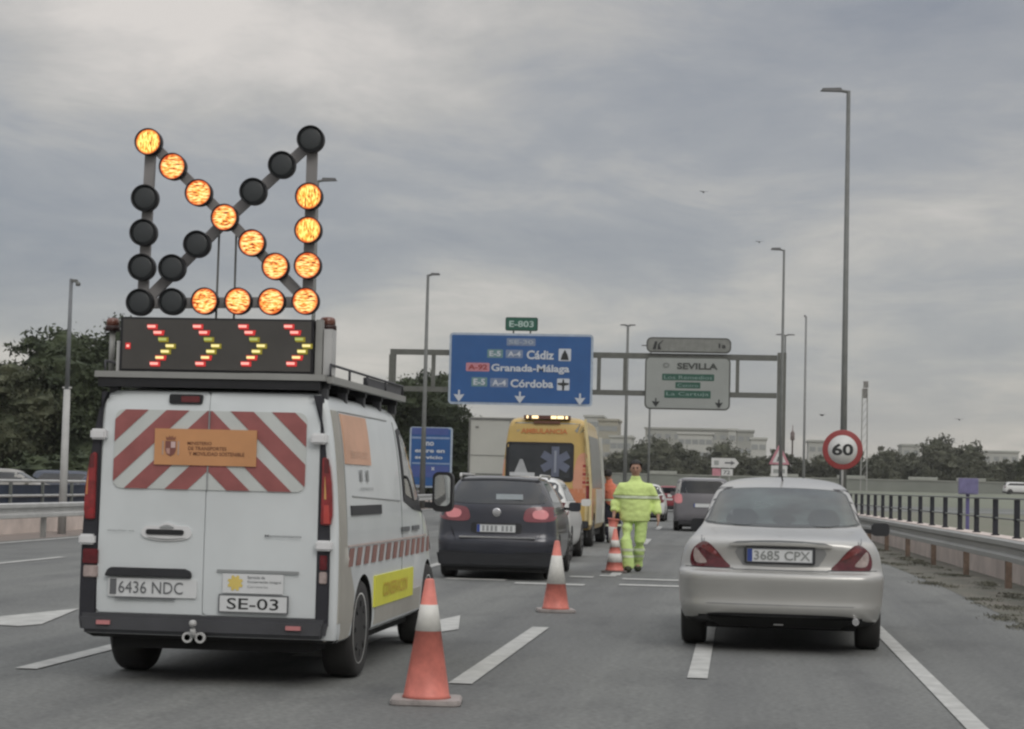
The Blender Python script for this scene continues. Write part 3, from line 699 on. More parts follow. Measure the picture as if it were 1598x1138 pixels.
mb = MB(); mb.text('Servicio de', X(-3.135), X(-3.02), .698, .716, fn, ink_g, .01); mb.text('Conservación Integral', X(-3.135), X(-2.915), .668, .686, fn, ink_g, .01); mb.text('Carreteras', X(-3.135), X(-3.00), .640, .654, fn, ink_f, 0); mb.build('lettering', None, st)
mb = MB(); mb.box(X(-3.322), X(-2.862), yy-.004, yy+.006, .476, .594, ink_g); sp = mb.build('unit_plate', None, van)
mb = MB(); mb.box(X(-3.313), X(-2.871), yy-.007, yy-.0045, .485, .585, plate_w); mb.build('plate_face', None, sp)
mb = MB(); mb.text('SE-03', X(-3.265), X(-2.925), .500, .572, lambda u, v: (u, yy-.009, v), ink, 0.006); mb.build('lettering', None, sp)
yy = dy(-.7, .97)
mb = MB(); mb.text('alquiler.es', X(-4.08), X(-3.90), .978, .992, lambda u, v: (u, yy-.002, v), ink_g, 0); mb.build('dealer_badge', None, van)
mb = MB(); yq = dy(.5, .97); mb.text('Mantenimiento', X(-3.03), X(-2.79), .968, .985, lambda u, v: (u, yq-.002, v), ink_g, .01); mb.build('door_badge', None, van)
# hinges, light clusters
for s_ in (-1, 1):
    xs = lambda a, b: [(s_*a, s_*b)[k] for k in (0, 1)]
    for z0_, z1_, a, b in ((1.575, 1.645, .705, .822), (.890, .957, .70, .845)):
        yy = surf(vbvh, 'back', s_*.75, z0_, .0).y
        mb = MB(); b = hwz(z0_)+.012 if s_ < 0 else hwz(z0_)-.035; a = b-.105; mb.box(min(s_*a, s_*b), max(s_*a, s_*b), -.045, .06, z0_, z1_, white_hinge); mb.build('hinge', None, van, bevel=0.012)
    tl = corner_prism('tail_light', red_lens, s_, 1.055, 1.49, .765 if s_ < 0 else .735, out=.006 if s_ < 0 else -.022, y0_=-.022, y1_=.12, rnd_=.02)
    corner_prism('upper_lens', red_dk, s_, 1.385, 1.482, .775 if s_ < 0 else .745, out=.000 if s_ < 0 else -.03, y0_=-.026, y1_=.0, par=tl, n_=3)
    corner_prism('indicator_lens', amber_lens if s_ < 0 else mat('amber_lens_pale', (.55, .30, .10), .25, coat=.5), s_, 1.215, 1.375, .815 if s_ < 0 else .75, out=-.002 if s_ < 0 else -.055, y0_=-.027, y1_=.0, par=tl, n_=3)
    if s_ > 0: corner_prism('side_lens', mat('red_lens_bright', (.46, .06, .05), .25, coat=.5), s_, 1.06, 1.19, .75, out=-.04, y0_=-.027, y1_=.0, par=tl, n_=3)
    ll = corner_prism('lower_light', red_dk, s_, .765, .862, .735, out=-.065 if s_ > 0 else -.012, y0_=-.016, y1_=.02, n_=3)
    corner_prism('reversing_lens', clear_lens, s_, .678, .755, .735, out=-.065 if s_ > 0 else -.020, y0_=-.016, y1_=.02, par=ll, n_=3)
# rear bumper
mb = MB()
mb.quadbox([(-.835, -.03, .32), (.775, -.03, .32), (.775, .16, .32), (-.835, .16, .32), (-.853, -.04, .448), (.80, -.04, .448), (.80, .16, .448), (-.853, .16, .448)], grey_pl)
bp_ = mb.build('rear_bumper', None, van, bevel=.025)
for a, b in ((-4.12, -4.03), (-2.868, -2.77)):
    mb = MB(); mb.box(X(a), X(b), -.052, -.03, .378, .404, mat('bumper_reflector', (.50, .20, .20), .4)); mb.build('reflector', None, bp_)
mb = MB(); mb.box(-.66, .66, .14, 1.4, .22, .31, under); mb.box(-.62, .64, .85, 1.02, .25, .38, under); mb.box(-.7, .7, 1.4, 4.4, .20, .30, under); mb.build('underbody', None, van)
mb = MB(); c_ = X(-3.458); mb.tube([(c_, .05, .33), (c_, -.10, .33), (c_, -.12, .37)], .018, 8, steel_w); mb.lathe([(.004, .385), (.02, .39), (.027, .405), (.02, .425), (.004, .43)], 'z', 12, (c_, -.12, 0), steel_w)
for s_ in (-1, 1): mb.lathe([(.035, -.012), (.035, .012), (.020, .012), (.020, -.012)], 'y', 16, (c_+s_*.042, -.08, .315), steel_w)
mb.build('tow_hitch', None, van)
# side: lower body panels, bands, stickers, openings
def side(nm, m, pts, off=.008, sd_='right', sk=.012, par=None): return panel(nm, m, [(a-VY, b) for a, b in pts], vbvh, par or van, side=sd_, off=off, skirt=sk, step=.12)
side('rear_corner_panel', dirty_white, [(12.68, .31), (13.10, .31), (13.165, .45), (13.19, .60), (13.05, .75), (12.92, .90), (12.90, 1.05), (12.88, 1.80), (12.70, 1.80), (12.68, 1.05)])
side('sill', dirty_white, [(14.0, .33), (16.1, .33), (16.1, .50), (14.0, .50)], .006)
mb = MB()
for k in range(13):
    y0_ = 12.95+k*.285
    if k == 12: y0_ += .05
    panel('', stripe_br, [(y0_-VY, .775), (y0_+.15-VY, .775), (y0_+.22-VY, .895), (y0_+.07-VY, .895)], vbvh, None, side='right', off=.009, skirt=.004, step=.12, mb=mb)
panel('', mat('stripe_pink', (.52, .43, .40), .5), [(y0_-VY, .905) for y0_ in (16.4, 12.95)]+[(12.95-VY, .918), (16.4-VY, .918)], vbvh, None, side='right', off=.009, skirt=.004, step=.12, mb=mb)
mb.build('side_stripe_band', None, van)
yp_ = side('yellow_panel', yel_fl, [(13.93, .455), (15.62, .455), (15.62, .675), (13.93, .675)], .012)
mb = MB(); mb.text('CONSERVACION', 14.25-VY, 15.3-VY, .515, .615, lambda u, v: surf(vbvh, 'right', u, v, .018), mat('amber_ink', (.60, .42, .05), .6), .02); mb.build('lettering', None, yp_)
os_ = side('orange_square', orange_fd, [(12.97, 1.455), (13.88, 1.455), (13.86, 1.785), (12.97, 1.785)], .010)
mb = MB(); mb.text('SERVICIO', 13.15-VY, 13.75-VY, 1.50, 1.55, lambda u, v: surf(vbvh, 'right', u, v, .014), mat('pale_orange_ink', (.66, .46, .34), .6), .0); mb.build('lettering', None, os_)
mb = MB(); mb.text('11', 13.45-VY, 13.75-VY, 1.34, 1.42, lambda u, v: surf(vbvh, 'right', u, v, .010), ink_f, .03); mb.text('conserva', 13.42-VY, 13.9-VY, 1.28, 1.30, lambda u, v: surf(vbvh, 'right', u, v, .010), ink_f, .0)
mb.build('side_number', None, van)
side('slider_rail', dgrey_pl, [(13.08, 1.112), (14.20, 1.112), (14.20, 1.178), (13.08, 1.178)], .010)
for a, b in ((15.05, 15.40), (15.58, 15.93)): side('side_handle', ink_g, [(a, .965), (b, .965), (b, 1.000), (a, 1.000)], .015)
mb = MB()
def seam(pts): 
    for p, q in zip(pts, pts[1:]):
        n_ = 10
        for k in range(n_):
            a = surf(vbvh, 'right', p[0]+(q[0]-p[0])*k/n_-VY, p[1]+(q[1]-p[1])*k/n_, .002); b = surf(vbvh, 'right', p[0]+(q[0]-p[0])*(k+1)/n_-VY, p[1]+(q[1]-p[1])*(k+1)/n_, .002)
            mb.bar(a, b, .008, .006, ink_f, up=(1, 0, 0))
seam([(12.95, 1.80), (14.8, 1.80)]); seam([(12.93, .95), (12.93, 1.80)]); seam([(15.1, .42), (15.1, 1.80)]); seam([(16.2, .9), (16.25, 1.1)]); seam([(13.15, 1.24), (15.05, 1.20)])
mb.build('body_seam', None, van)
wpts = [(15.22, 1.20), (15.70, 1.13), (16.28, 1.10), (16.30, 1.30), (16.0, 1.52), (15.75, 1.68), (15.35, 1.76), (15.20, 1.74)]
for sd_ in ('right', 'left'):
    fr_ = side('side_window', black_pl, wpts, .008, sd_)
    side('pane', glass_d, [(15.28, 1.25), (15.72, 1.20), (16.12, 1.20), (16.12, 1.34), (15.93, 1.50), (15.70, 1.63), (15.35, 1.71), (15.27, 1.69)], .012, sd_, par=fr_)
panel('windscreen', glass_d, [(-.70, 1.18), (.70, 1.18), (.66, 1.5), (.60, 1.78), (-.60, 1.78), (-.66, 1.5)], vbvh, van, side='front', off=.01)
panel('front_grille', black_pl, [(-.5, .55), (.5, .55), (.5, .85), (-.5, .85)], vbvh, van, side='front', off=.01)
for s_ in (-1, 1): panel('headlight', clear_lens, [(s_*.55, .78), (s_*.80, .78), (s_*.78, 1.02), (s_*.60, .98)], vbvh, van, side='front', off=.012)
for s_ in (-1, 1):
    mb = MB(); mx_ = s_*(X(-2.36)); mx_ = s_*.965
    mb.poly([(mx_+a, 3.72, 1.27+b) for a, b in rrect(-.085, .085, -.165, .165, .05, 4)], (0, .11, 0), black_pl); mb.bar((s_*.82, 3.80, 1.16), (mx_, 3.78, 1.15), .05, .09, black_pl)
    mr = mb.build('mirror', None, van)
    mb = MB(); mb.poly([(mx_+a, 3.715, 1.28+b) for a, b in rrect(-.065, .065, -.125, .130, .04, 4)], (0, .004, 0), mat('mirror_glass', (.6, .62, .62), .05, .95, var=.02)); mb.build('mirror_glass', None, mr)
for wy in (.93, 3.93):
    for s_ in (-1, 1): wheel(van, s_*(.85-.118), wy, .335, .215, s_, rimr=.72, slots=8)
# roof rack platform
mb = MB()
mb.box(-.80, .735, -.02, .06, 1.985, 2.025, steel); mb.box(-.79, .725, .06, 2.88, 1.985, 1.997, dgrey_pl)
for s_ in (-1, 1):
    mb.box(s_*.755-.02, s_*.755+.02, .06, 2.9, 1.975, 2.020, steel)
for y in (.12, .75, 1.4, 2.05, 2.7): mb.box(-.74, .74, y-.025, y+.025, 1.94, 1.985, dgrey_pl); [mb.box(s_*.70-.03, s_*.70+.03, y-.03, y+.03, 1.87, 1.94, grey_pl) for s_ in (-1, 1)]
rk = mb.build('roof_rack', None, van)
mb = MB(); mb.box(-.78, .70, -.005, .055, 1.925, 1.984, black_pl); mb.box(-.70, .66, .06, .5, 1.935, 1.98, black_pl); mb.build('rack_crossbeam', None, rk)
for s_ in (-1, 1):
    mb = MB()
    mb.tube([(s_*.755, .06, 2.02), (s_*.755, .06, 2.095), (s_*.755, 2.85, 2.095), (s_*.755, 2.85, 2.02)], .009, 6, grey_pl)
    for y in (.70, 1.35, 2.1): mb.tube([(s_*.755, y, 2.02), (s_*.755, y, 2.095)], .009, 6, grey_pl)
    mb.build('rack_side_rail', None, rk)
mb = MB(); mb.box(.72, .75, 1.38, 2.82, 2.02, 2.085, grey_pl); mb.build('rack_side_board', None, rk)

# ------------------------------------------------------------------ arrow board on the roof
# positions (world x, z) of the lamps at Y = 12.72
lit = [(298, 138), (398, 240), (505, 348), (612, 450), (725, 555), (822, 652), (960, 363), (957, 502), (955, 648), (530, 795), (668, 795), (806, 797), (946, 795)]
off_ = [(967, 127), (848, 233), (730, 343), (498, 560), (395, 658), (283, 370), (277, 512), (270, 655), (262, 800), (395, 797)]
BY = 12.70
def at(px, py, Y):     # a photo measurement as a point at distance Y
    d = fwd+r2*((px-PW/2)/F_PX)-u2*((py-PH/2)/F_PX); return Vector((0, 0, CAM_H))+d*(Y/d.y)
def c1(p): return at(120+p[0]*.378, 170+p[1]*.378, BY)
ar = thing('arrow_board', 'lattice board of round amber lamps above four lit chevrons, on the van roof', 'warning sign', (VX, BY, 2.03))
def la(v): return Vector((v.x-VX, v.y-BY, v.z-2.03))
corner = {k: la(c1(p)) for k, p in dict(tl=(298, 138), tr=(967, 127), bl=(262, 800), br=(946, 795), c=(612, 450)).items()}
mb = MB(); wb = .070; o_ = Vector((0, .05, 0)); yb = (0, 1, 0)
for a, b, k in (('tl', 'bl', 0), ('tr', 'br', 0), ('bl', 'br', .004)): mb.bar(corner[a]+o_+Vector((0, k, 0)), corner[b]+o_+Vector((0, k, 0)), wb, .03, frame_g, up=yb)
for a, b, k in (('tl', 'c', .008), ('c', 'br', .008), ('tr', 'c', .012), ('c', 'bl', .012)): mb.bar(corner[a]+o_+Vector((0, k, 0)), corner[b]+o_+Vector((0, k, 0)), wb, .03, frame_g, up=yb)
mb.build('frame', None, ar)
mb = MB()
for dx in (-.060, .055): mb.bar(corner['c']+Vector((dx, .09, 0)), Vector((corner['c'].x+dx*1.05, .09, .33)), .012, .012, pole_m, up=yb)
mb.build('support_rod', None, ar)
lamp_me = lens_off = None
def lamp(p, lm, first):
    global lamp_me
    if lamp_me is None:
        m_ = MB(); m_.lathe([(.070, .045), (.087, .040), (.090, 0.0), (.090, -.035), (.084, -.037), (.083, -.012), (.078, -.010)], 'y', 32, (0, 0, 0), black_pl); tmp = m_.build('lamp', None, ar); lamp_me = tmp.data; bpy.data.objects.remove(tmp)
    o = link('lamp', lamp_me, ar); o.location = p
    if lm not in first:
        m_ = MB(); m_.lathe([(.083, -.011), (.082, -.020), (.06, -.026), (.01, -.029)], 'y', 32, (0, 0, 0), lm); tmp = m_.build('lens', None, o); first[lm] = tmp.data
    else: link('lens', first[lm], o)
fl_ = {}
for k, p in enumerate(lit): lamp(la(c1(p)), led_v if k in (0, 6, 7) else led_h, fl_)
for p in off_: lamp(la(c1(p)), lamp_off, fl_)
b0, b1 = la(c1((187, 860))), la(c1((975, 1094)))
mb = MB(); fw = .022
mb.box(b0.x, b1.x, -.03, .07, b1.z, b0.z, black_pl); pn = mb.build('message_panel', None, ar, bevel=.004)
mb = MB(); mb.box(b0.x+fw*.9, b1.x-fw*.6, -.034, -.031, b1.z+fw*.5, b0.z-fw*.6, board_in); mb.build('panel_face', None, pn)
rows = [((315, 900), 0), ((340, 925), 1), ((360, 953), 2), ((390, 980), 3), ((370, 1003), 4), ((348, 1028), 5), ((325, 1053), 6)]
for c in range(4):
    mb = MB()
    for (p, k) in rows:
        q = la(c1((p[0]+c*187.5, p[1]))); hw_ = .027; hh = .0080
        core, halo = ((led_red, led_redd), (led_red, led_redd), (led_grn, led_olv), (led_yel, led_olv), (led_yel, led_olv), (led_yel, led_redd), (led_red, led_redd))[k]
        mb.box(q.x-hw_, q.x+hw_, -.042, -.0405, q.z-hh, q.z+hh, core)
        s1_ = .012 if k in (1, 5) else .006
        mb.poly([(q.x-hw_-.004, -.038, q.z+hh+.006), (q.x+hw_+.008+s1_, -.038, q.z+hh+.006), (q.x+hw_+.014, -.038, q.z-hh-.011), (q.x-hw_+.004, -.038, q.z-hh-.011)], (0, .002, 0), halo)
    mb.build('chevron', None, pn)
q = la(c1((218, 980))); mb = MB(); mb.box(q.x-.017, q.x+.017, -.038, -.0365, q.z-.02, q.z+.02, led_redd); mb.box(q.x-.009, q.x+.009, -.042, -.0405, q.z-.008, q.z+.008, led_red); mb.build('indicator', None, pn)
for q_ in ((b1.x+.01, b1.x+.055, .0, .05, 0.0, .36, steel), (b1.x+.06, b1.x+.115, .02, .16, 0.0, .30, steel_w), (b0.x-.03, b0.x-.006, 0, .05, 0.0, .20, steel_w)):
    mb = MB(); mb.box(*q_); mb.build('mounting_column', None, ar)
for p0, p1, nm, lb in (((498, 499), (525, 516), 'beacon', 'dark amber flashing beacon to the right of the chevron panel'), ((165, 503), (187, 517), 'beacon', 'dark amber beacon half hidden to the left of the chevron panel')):
    a, b = at(*p0, 12.9), at(*p1, 12.9); cxq = (a.x+b.x)/2; rr_ = (b.x-a.x)/2
    bt = thing(nm, lb, 'beacon', (cxq, 12.9, b.z-.0), group='beacons beside the arrow board')
    mb = MB(); mb.lathe([(rr_, .0), (rr_, .028), (rr_*.9, .035)], 'z', 20, (0, 0, 0), mat('beacon_base', (.03, .012, .01), .5)); mb.build('base', None, bt)
    mb = MB(); mb.lathe([(rr_*.88, .0352), (rr_*.86, .07), (rr_*.7, .085), (.01, .09)], 'z', 20, (0, 0, 0), mat('beacon_lens', (.16, .06, .04), .3, coat=.5)); mb.build('lens', None, bt)
    mb = MB(); mb.tube([(0, 0, 2.03-b.z), (0, 0, 0)], .02, 8, steel); mb.build('stem', None, bt)

# ------------------------------------------------------------------ silver saloon
SX, SY = 0.357, 16.62
car = thing('saloon_car', 'silver saloon car stopped in the right lane, seen from behind', 'car', (SX, SY, 0), R(-1.6))
lv = [D(.18, .45, 4.3, .70, br=.08), D(.25, .16, 4.45, .79, br=.09), D(.30, .06, 4.5, .825, br=.10, rr=.22), D(.385, .015, 4.52, .842, br=.10, rr=.22), D(.405, .035, 4.52, .846, br=.10, rr=.22), D(.50, .035, 4.52, .853, br=.10, rr=.22),
      D(.60, .005, 4.48, .858, br=.10, rr=.22), D(.652, .01, 4.44, .856, br=.10, rr=.22), D(.672, .045, 4.40, .852, br=.10, rr=.20), D(.680, .10, 4.36, .848, br=.10, rr=.20), D(.78, .105, 4.24, .838, br=.10, rr=.20),
      D(.86, .095, 4.05, .815, br=.10, rr=.22), D(.92, .085, 3.7, .780, br=.12, rr=.24), D(.945, .12, 3.55, .757, br=.14, rr=.26), D(.965, .25, 3.45, .742, br=.16, rr=.28), D(1.00, .55, 3.35, .725, br=.16, rr=.28), D(1.032, .78, 3.28, .705, br=.16, rr=.26),
      D(1.06, .86, 3.22, .688, br=.16, rr=.24), D(1.20, 1.16, 2.98, .655, br=.16, rr=.2), D(1.33, 1.50, 2.76, .612, br=.16, rr=.2), D(1.395, 1.72, 2.64, .565, br=.14, rr=.22), D(1.435, 1.92, 2.56, .49, br=.1, rr=.25), D(1.462, 2.10, 2.5, .34), D(1.475, 2.25, 2.45, .15)]
cb, cbvh = loft('body', lv, silver, car, wheels=[(.95, .31), (3.62, .31)], wr=.345, whw=.85)
def C(nm, m, pts, side='back', off=.005, sk=.015, par=None, st=.06): return panel(nm, m, pts, cbvh, par or car, side=side, off=off, skirt=sk, step=st)
rw = C('rear_window', mat('window_seal', (.05, .055, .055), .4), smoothpoly([(-.655, 1.052), (-.3, 1.035), (0, 1.030), (.3, 1.035), (.655, 1.052), (.648, 1.11), (.596, 1.265), (.535, 1.345), (.3, 1.368), (0, 1.374), (-.3, 1.368), (-.535, 1.345), (-.596, 1.265), (-.648, 1.11)], 3), off=.004)
C('pane', glass_s, smoothpoly([(-.63, 1.062), (-.3, 1.048), (0, 1.043), (.3, 1.048), (.63, 1.062), (.625, 1.11), (.576, 1.26), (.518, 1.332), (.3, 1.356), (0, 1.362), (-.3, 1.356), (-.518, 1.332), (-.576, 1.26), (-.625, 1.11)], 3), off=.008, par=rw)
for s_ in (-1, 1):
    tl = C('tail_light', mat('saloon_lens_dark', (.085, .010, .014), .15, var=.35, vscale=14, coat=.6), [(s_*a, b) for a, b in smoothpoly([(.415, .702), (.55, .698), (.70, .700), (.742, .712), (.750, .78), (.722, .855), (.655, .905), (.600, .900), (.535, .845), (.468, .765)], 3)], off=.008)
    C('reversing_lens', clear_lens, [(s_*a, b) for a, b in smoothpoly([(.61, .735), (.695, .732), (.722, .79), (.705, .855), (.655, .80)], 3)], off=.013, sk=.006, par=tl)
    C('red_lens', mat('saloon_lens_mid', (.16, .03, .03), .2, var=.3, vscale=16, coat=.5), [(s_*a, b) for a, b in smoothpoly([(.50, .785), (.55, .80), (.62, .84), (.66, .862), (.635, .885), (.59, .872), (.54, .835)], 3)], off=.0125, sk=.006, par=tl)
C('plate_recess', silver_d, smoothpoly([(-.36, .868), (-.325, .745), (-.27, .722), (0, .715), (.27, .722), (.325, .745), (.36, .868), (0, .872)], 3), off=.003)  # recess is not cut in; its shade is put into a darker silver
ypl = surf(cbvh, 'back', 0, .81, .010).y
pb = MB(); pb.poly([(a, ypl-.006, b) for a, b in rrect(-.298, .285, .740, .882, .015, 3)], (0, .05, 0), dgrey_pl); pb.build('plate_holder', None, car)
plate(car, None, -.280, .266, .752, .868, '3685 CPX', y=ypl-.012, txm=mat('plate_ink', (.24, .25, .24), .6))
mb = MB(); 
for k in range(12):
    a = -.42+.84*k/12; b = a+.84/12; za, zb = .892+.012*(1-(a/.42)**2), .892+.012*(1-(b/.42)**2)
    pa, pb_ = surf(cbvh, 'back', a, za, .016), surf(cbvh, 'back', b, zb, .016); mb.bar(pa, pb_, .022, .03, silver, up=(0, 1, 0))
mb.build('boot_trim', None, car)
C('boot_lip_shade', mat('silver_lip_shade', (.10, .105, .105), .5), [(-.40, .908), (-.2, .917), (0, .920), (.2, .917), (.40, .908), (.36, .919), (.18, .931), (0, .934), (-.18, .931), (-.36, .919)], off=.003)  # shadow of the boot lip, put into a dark strip
mb = MB()
def cseam(pts, m_=ink_g, wd_=.007):
    for p, q in zip(pts, pts[1:]):
        for k in range(8):
            a = surf(cbvh, 'back', p[0]+(q[0]-p[0])*k/8, p[1]+(q[1]-p[1])*k/8, .001); b = surf(cbvh, 'back', p[0]+(q[0]-p[0])*(k+1)/8, p[1]+(q[1]-p[1])*(k+1)/8, .001)
            mb.bar(a, b, wd_, .005, m_, up=(0, 1, 0))
for s_ in (-1, 1): cseam([(s_*.64, .905), (s_*.64, .935)]); cseam([(s_*.40, .700), (s_*.385, .684)])
cseam([(-.39, .688), (.39, .688)]); cseam([(-.80, .402), (.80, .402)], silver_d, .008)
for s_ in (-1, 1): cseam([(s_*.655, .905), (s_*.668, .955)], ink_g, .009); cseam([(s_*.845, .70), (s_*.40, .692)], ink_g, .008)
mb.build('panel_gap', None, car)
hm = mat('glass_headrest', (.014, .020, .019), .13, coat=.15)
for a_, w_, z_ in ((-.34, .13, 1.16), (.36, .13, 1.17), (.02, .10, 1.12)): C('headrest', hm, smoothpoly([(a_-w_, 1.052), (a_-w_*.8, z_), (a_, z_+.015), (a_+w_*.8, z_), (a_+w_, 1.052)], 3), off=.0095, sk=.002, par=rw)
mb = MB(); mb.box(-.62, .62, .30, 4.2, .19, .30, under); mb.quadbox([(-.50, .22, .215), (.50, .22, .215), (.50, .30, .205), (-.50, .30, .205), (-.60, .10, .285), (.60, .10, .285), (.60, .30, .285), (-.60, .30, .285)], under); mb.build('underbody', None, car)
C('bumper_lower_strip', dgrey_pl, smoothpoly([(-.66, .262), (.66, .262), (.62, .30), (.52, .325), (0, .332), (-.52, .325), (-.62, .30)], 3), off=.006)  # dark strip along the lower edge of the bumper
mb = MB(); mb.box(-.05, .03, .18, .20, .228, .240, steel_w); mb.build('tow_eye', None, car)
mb = MB(); mb.tube([(.62, .0, .285), (.62, .35, .285)], .028, 12, chrome); mb.build('exhaust_pipe', None, car)
for sd_ in ('right', 'left'):
    fr_ = C('side_window', black_pl, [(1.22, 1.08), (2.75, 1.05), (2.95, 1.08), (2.62, 1.34), (1.75, 1.37), (1.50, 1.28)], side=sd_, off=.005, st=.1)
C('windscreen', glass_d, [(-.6, 1.08), (.6, 1.08), (.5, 1.36), (-.5, 1.36)], side='front', off=.006)
for s_ in (-1, 1):
    C('headlight', clear_lens, [(s_*.5, .62), (s_*.75, .62), (s_*.72, .78), (s_*.55, .78)], side='front', off=.01)
    for wy in (.95, 3.62): wheel(car, s_*(.85-.105), wy, .315, .205, s_)
    mo = .925 if s_ > 0 else .80
    mb = MB(); mb.poly([(s_*mo+a, 2.72, 1.0+b) for a, b in rrect(-.085, .085, -.062, .062, .04, 4)], (0, .10, 0), dgrey_pl); mb.bar((s_*.70, 2.78, .99), (s_*(mo-.015), 2.76, .97), .04, .06, dgrey_pl); mr = mb.build('mirror', None, car)
mb = MB(); mb.bar((-.005, 1.98, 1.44), (-.02, 1.85, 1.52), .014, .014, black_pl); mb.build('aerial', None, car)

# ------------------------------------------------------------------ dark estate car
def generic_marks(parent, x0, x1, z0, z1, y):
    """the plate is too blurred to read: plain dark marks"""
    m_ = MB(); n_ = 7; st_ = (x1-x0)/(n_+1)
    for k in range(n_):
        xx = x0+st_*(k+(.5 if k < 4 else 1.1)); m_.box(xx-st_*.28, xx+st_*.28, y-.003, y, z0+.02, z1-.02, ink_f)
    m_.build('plate_marks', None, parent)
EX, EY = -3.36, 27.7
est = thing('estate_car', 'dark grey estate car with silver roof rails stopped behind the white van', 'car', (EX, EY, 0), R(1.6))
lv = [D(.17, .25, 4.4, .76), D(.24, .06, 4.5, .81, rr=.2), D(.34, .01, 4.55, .835, rr=.2, br=.08), D(.50, .0, 4.55, .845, rr=.2, br=.08), D(.58, .01, 4.53, .846, rr=.2, br=.08), D(.61, .05, 4.50, .845, rr=.2, br=.08),
      D(.75, .06, 4.4, .840, rr=.2, br=.08), D(.90, .07, 4.15, .828, rr=.2, br=.08), D(1.03, .09, 3.4, .795, rr=.2, br=.09), D(1.07, .11, 3.3, .77, rr=.2, br=.09), D(1.2, .19, 3.05, .71, rr=.2, br=.08), D(1.32, .29, 2.8, .645, rr=.18, br=.07),
      D(1.40, .36, 2.65, .59, rr=.18, br=.06), D(1.435, .42, 2.6, .54, rr=.18), D(1.455, .6, 2.5, .42), D(1.465, .9, 2.3, .2)]
eb, ebvh = loft('body', lv, dkgrey, est, wheels=[(.85, .31), (3.5, .31)], wr=.345, whw=.845)
def E_(nm, m, pts, side='back', off=.006, sk=.015, par=None): return panel(nm, m, pts, ebvh, par or est, side=side, off=off, skirt=sk, step=.08)
rw = E_('rear_window', glass_d, smoothpoly([(-.66, 1.085), (0, 1.065), (.66, 1.085), (.60, 1.25), (.53, 1.365), (0, 1.385), (-.53, 1.365), (-.60, 1.25)], 3), off=.008)
E_('spoiler', black_pl, smoothpoly([(-.56, 1.385), (0, 1.402), (.56, 1.385), (.54, 1.405), (0, 1.425), (-.54, 1.405)], 3), off=.012)
y_ = surf(ebvh, 'back', 0.05, 1.15, .0).y
mb = MB(); mb.box(-.02, .36, y_-.022, y_-.012, 1.13, 1.205, mat('pale_window_patch', (.36, .40, .42), .6)); mb.build('window_patch', None, rw)  # pale rectangle on the rear window
for s_ in (-1, 1):
    tl = E_('tail_light', mat('estate_lens', (.20, .055, .065), .25, coat=.4), [(s_*a, b) for a, b in smoothpoly([(.40, .83), (.62, .82), (.80, .85), (.815, .93), (.79, 1.02), (.70, 1.035), (.45, 1.015), (.385, .93)], 3)], off=.010)
    E_('lit_lens', tail_lit, [(s_*a, b) for a, b in smoothpoly([(.54, .87), (.68, .865), (.72, .93), (.66, .99), (.54, .98), (.50, .93)], 3)], off=.015, par=tl, sk=.006)
mb = MB(); yl = surf(ebvh, 'back', 0, .945, .02).y; mb.lathe([(.062, .01), (.062, -.004), (.05, -.008), (.01, -.009)], 'y', 20, (0, yl, .945), chrome); mb.build('round_badge', None, est)
E_('plate_recess', black_pl, rrect(-.36, .36, .655, .80, .04, 3), off=.005)
yl = surf(ebvh, 'back', 0, .72, .03).y; p = plate(est, None, -.275, .275, .665, .780, None, y=yl); generic_marks(p, -.21, .265, .665, .780, yl-.002)
mb = MB(); mb.box(-.52, .55, surf(ebvh, 'back', .5, .60, .012).y-.04, .2, .588, .612, chrome); mb.build('chrome_strip', None, est)
mb = MB(); mb.quadbox([(-.80, .02, .18), (.80, .02, .18), (.78, .3, .18), (-.78, .3, .18), (-.835, -.012, .40), (.835, -.012, .40), (.82, .3, .40), (-.82, .3, .40)], dgrey_pl); mb.build('bumper_skirt', None, est, bevel=.03)
mb = MB(); mb.box(-.7, .7, .1, 4.2, .12, .26, under); mb.build('underbody', None, est)
for s_ in (-1, 1):
    E_('side_window', glass_d, [(.45, 1.10), (2.6, 1.08), (3.0, 1.10), (2.55, 1.36), (.62, 1.36)], side='right' if s_ > 0 else 'left')
    mb = MB(); mb.tube([(s_*.56, .45, 1.43), (s_*.575, .55, 1.475), (s_*.575, 2.4, 1.475), (s_*.56, 2.5, 1.44)], .02, 8, silver); mb.build('roof_rail', None, est)
    for wy in (.85, 3.5): wheel(est, s_*(.845-.11), wy, .32, .21, s_)
    mb = MB(); mb.poly([(s_*.95+a, 2.75, 1.02+b) for a, b in rrect(-.09, .09, -.07, .07, .04, 3)], (0, .1, 0), dkgrey); mb.bar((s_*.72, 2.8, 1.0), (s_*.92, 2.78, .98), .04, .05, black_pl); mb.build('mirror', None, est)
E_('windscreen', glass_d, [(-.62, 1.1), (.62, 1.1), (.53, 1.38), (-.53, 1.38)], side='front')
panel('side_moulding', dgrey_pl, [(.3, .28), (.45, .28), (.45, .52), (.3, .52)], ebvh, est, side='right')

